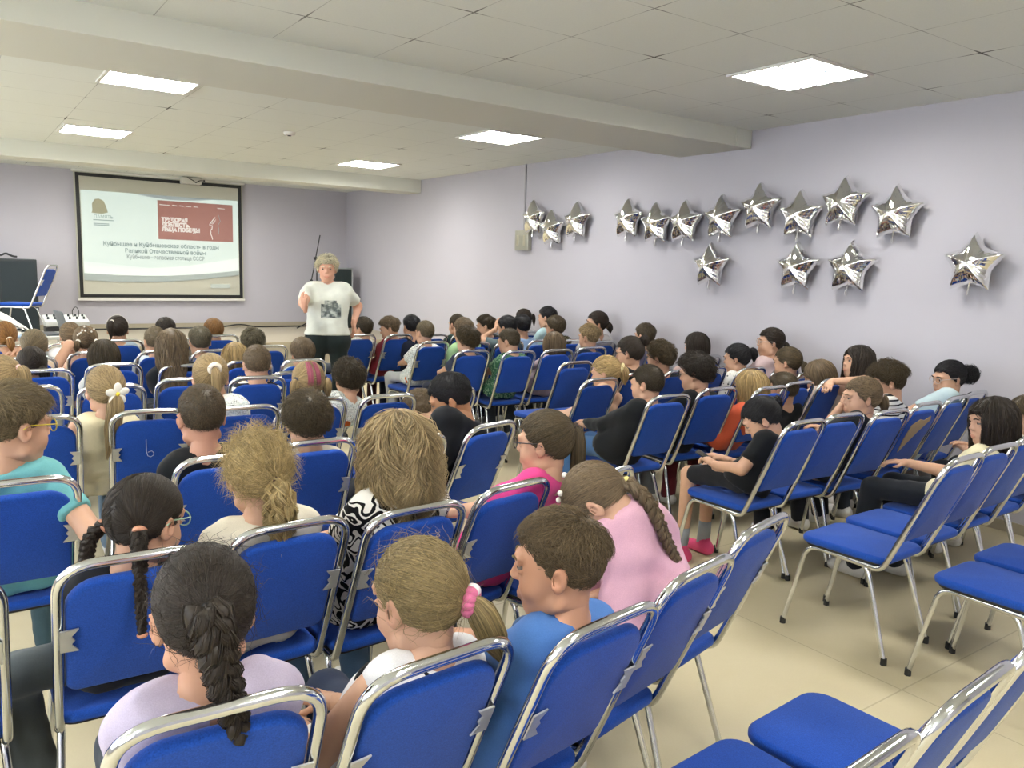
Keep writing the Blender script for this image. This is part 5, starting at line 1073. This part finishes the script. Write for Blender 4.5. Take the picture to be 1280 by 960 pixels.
# the speaker
tz = at(409, 336, 6.95)
p('tch', None, 409, 336, 6.95, 154, 4, 0, ('messy', 'wh', dict(k=1.2)), ('#d3d6cc', 'short'), ('#1e2727', 'long'), '', 'standing woman with short pale blond hair in a white T-shirt with a grey print', skin='#cfa088', s=1.0, b=1.22, girth=1.14, stand=(tz[0], tz[1], .89), ty=154, shoe='#17181a', L_=dict(w=at(442, 404, 6.90), pole=(.5, .5, 0), d=(0, -.1, -1), n=(-1, 0, 0)), R_=dict(w=at(381, 386, 6.60), pole=(-.5, .3, -.6), d=(-.25, -.35, .75), n=(.6, .3, 0), curl=.4), slump=-.02)
# ------------------------------------------------------------------ what the pupils wear in their hair, hold, and the print on the T-shirt
q = PEOPLE['plu']; d_ = unit((.14, -.95, -.22)); c = q['X'](HC+d_*(HR+.045)); ax = unit(q['M']@d_); u = unit(np.cross(ax, [0, 0, 1])); v = np.cross(u, ax)
fl = MB()
for k in range(5):
    a = 2*PI*k/5+.3; e = u*math.cos(a)+v*math.sin(a); fl.ball(c+e*.030+ax*.004, (.025, .018, .005), 12, 8, np.stack([e, np.cross(ax, e), ax], 1))
q['part'](fl, 'hair_flower', plain('petal', '#eeeadf', .6)); q['part'](MB().ball(c+ax*.008, (.010, .010, .007), 10, 6, np.stack([u, v, ax], 1)), 'flower_centre', plain('petal_yellow', '#e2c236', .6))
q = PEOPLE['scr']; d_ = unit((.42, -.86, -.30)); c = q['X'](HC+d_*(HR+.016)); k1, k2 = MB(), MB(); axx = unit(q['M']@d_); u = unit(np.cross(axx, [0, 0, 1])); v = np.cross(u, axx)
for k in range(11):
    a = 2*PI*k/11; (k2 if k in (3, 4, 7) else k1).ball(c+(u*math.cos(a)+v*math.sin(a))*.021, (.014, .016, .013), 10, 7)
q['part'](k1, 'scrunchie', cloth('#c86a8e')); q['part'](k2, 'scrunchie_white_fold', cloth('#e0d6d8'))
for pid, col, r_ in (('hdb', '#1b1b20', .0045), ('dkp', '#cfcac4', .006)):
    q = PEOPLE[pid]; h = MB(); P = []
    for t in np.linspace(-1.45, 1.45, 20): dd = unit((math.sin(t), .12, math.cos(t))); P.append(q['X'](HC+dd*(HR+.0125)))
    h.tube(P, r_, 7); q['part'](h, 'headband', plain('headband', col, .4))
q = PEOPLE['dot']; h = MB(); rg = np.random.RandomState(2)
for k in range(9): dd = unit((rg.uniform(-.6, .6), -rg.uniform(.3, .9), rg.uniform(.1, .8))); h.ball(q['X'](HC+dd*(HR+.016)), .007, 8, 6)
q['part'](h, 'pearl_clip', plain('pearl', '#dcd8d0', .25))
q = PEOPLE['pnk']; h = MB()
for dd in ((-.15, -.05, 1), (-.55, .35, .8), (-.35, .6, .75)): h.ball(q['X'](HC+unit(dd)*(HR+.016)), (.009, .009, .009), 8, 6)
q['part'](h, 'hair_clip', plain('clip_white', '#e4dcd0', .4))
for sg in (0, 1):       # frilled cuffs
    S_, E, W, *_ = q['arms'][sg]; ax = unit(W-E); u = unit(np.cross(ax, [.2, .9, .3])); v = np.cross(ax, u); th = np.linspace(0, 2*PI, 49)
    V = []; n_ = 48
    for t in np.linspace(0, 1, 5):
        r = .030+.028*t+.008*t*np.sin(th[:-1]*7); V.append(W-ax*.02+np.outer(np.ones(n_), ax)*.065*t+np.cos(th[:-1])[:, None]*u*r[:, None]+np.sin(th[:-1])[:, None]*v*r[:, None])
    V = np.concatenate(V); i = np.arange(n_); j = (i+1) % n_
    q['part'](MB().add(V, np.concatenate([np.c_[k*n_+i, k*n_+j, (k+1)*n_+j, (k+1)*n_+i] for k in range(4)])), 'frilled_cuff', cloth('#d3a5b6'))
def slab(name, label, cat, c, sx, sy, sz, rot, mat, face=None):
    o = MB().pad(rrect(sx, sy, min(sx, sy)*.15), -sz, sz, sz*.6).build(name, mat, None); o.location = c; o.rotation_euler = rot
    if face: MB().box(-sx*.9, sx*.9, -sy*.92, sy*.92, sz*.98, sz*1.1).build('display', face, o)
    return tag(o, label, cat)
a0_, a1_ = PEOPLE['bkg']['arms']; c = (a0_[2]+a1_[2])/2+np.array([-.03, .055, .012])
slab('phone', 'phone held in both hands of the girl in black shorts', 'phone', c, .034, .068, .004, (.5, 0, .5), M_black, plain('display', '#3a4450', .1))
w_ = PEOPLE['lhr']['arms'][0][2]; slab('phone', 'white phone under the hand of the girl in the cream T-shirt', 'phone', w_+np.array([-.045, .03, -.03]), .034, .068, .004, (0, 0, .8), plain('white_phone', '#d9dadc', .3))
# print on the speaker's T-shirt: grey picture of a building on a pedestal-like base, laid on the cloth
q = PEOPLE['tch']; m, nt, b = new_mat('shirt_print'); tc = N(nt, 'ShaderNodeTexCoord'); n1 = N(nt, 'ShaderNodeTexNoise', i_Scale=22., i_Detail=5.); L(nt, tc.outputs['Object'], n1.inputs['Vector'])
r = ramp2(nt, n1.outputs[0], [(.32, '#2a2f31'), (.48, '#6d7674'), (.62, '#b4bab4')], False); L(nt, r.outputs[0], b.inputs['Base Color']); b.inputs['Roughness'].default_value = .9
from mathutils.bvhtree import BVHTree
sh = [c for c in q['root'].children if c.name.startswith('shirt')][0]; bv = BVHTree.FromPolygons([v.co for v in sh.data.vertices], [tuple(p_.vertices) for p_ in sh.data.polygons])
ct = at(412.5, 386, 6.7); W_, H_ = 18, 14; V = []; cam = np.array([0, 0, CAMZ]); ok = True
rgt, up = q['lat'], q['ax']; fwd = np.cross(up, rgt)
for iy in range(H_+1):
    for ix in range(W_+1):
        o_ = ct-q['base']+rgt*(-.088+.176*ix/W_)+up*(-.078+.156*iy/H_)+fwd*.4; h = bv.ray_cast(Vector(o_), Vector(-fwd)); V.append(np.array(h[0])+fwd*.003 if h[0] is not None else o_-fwd*.3)
I = np.arange((W_+1)*(H_+1)).reshape(H_+1, W_+1); Q = np.stack([I[:-1, :-1], I[:-1, 1:], I[1:, 1:], I[1:, :-1]], -1).reshape(-1, 4)
edge = np.array([not (iy > H_*.72 and (ix < 3 or ix > W_-4 or (iy > H_-3 and abs(ix-W_/2) > 5))) for iy in range(H_) for ix in range(W_)])
MB().add(np.array(V), Q[edge]).build('shirt_print', m, q['root'])
# ------------------------------------------------------------------ daylight, camera, view
w = bpy.data.worlds.new('World'); SC.world = w; w.use_nodes = True
bg = w.node_tree.nodes['Background']; bg.inputs[0].default_value = (.86, .93, 1., 1); bg.inputs[1].default_value = 2.6
cd_ = bpy.data.cameras.new('camera'); cam_o = bpy.data.objects.new('camera', cd_); COL.objects.link(cam_o)
cd_.sensor_width = 36.; cd_.lens = 36.*FPX/1280; cd_.clip_start = .05; cd_.clip_end = 60
m4 = Matrix.Identity(4)
for i in range(3): m4[i][0] = CR[0][i]; m4[i][1] = CR[1][i]; m4[i][2] = -CR[2][i]
m4[0][3] = 0; m4[1][3] = 0; m4[2][3] = CAMZ
cam_o.matrix_world = m4; SC.camera = cam_o
vs = SC.view_settings; vs.view_transform = 'Standard'; vs.look = 'None'; vs.gamma = 1.; vs.exposure = 2.05; vs.use_curve_mapping = False
try: SC.cycles.use_denoising = True; SC.cycles.max_bounces = 8; SC.cycles.sample_clamp_indirect = 8.; SC.cycles.caustics_reflective = False; SC.cycles.caustics_refractive = False
except Exception: pass
for o in (_c0, _c1):
    if o.name not in _used:
        for c in list(o.children_recursive): bpy.data.objects.remove(c)
        bpy.data.objects.remove(o)
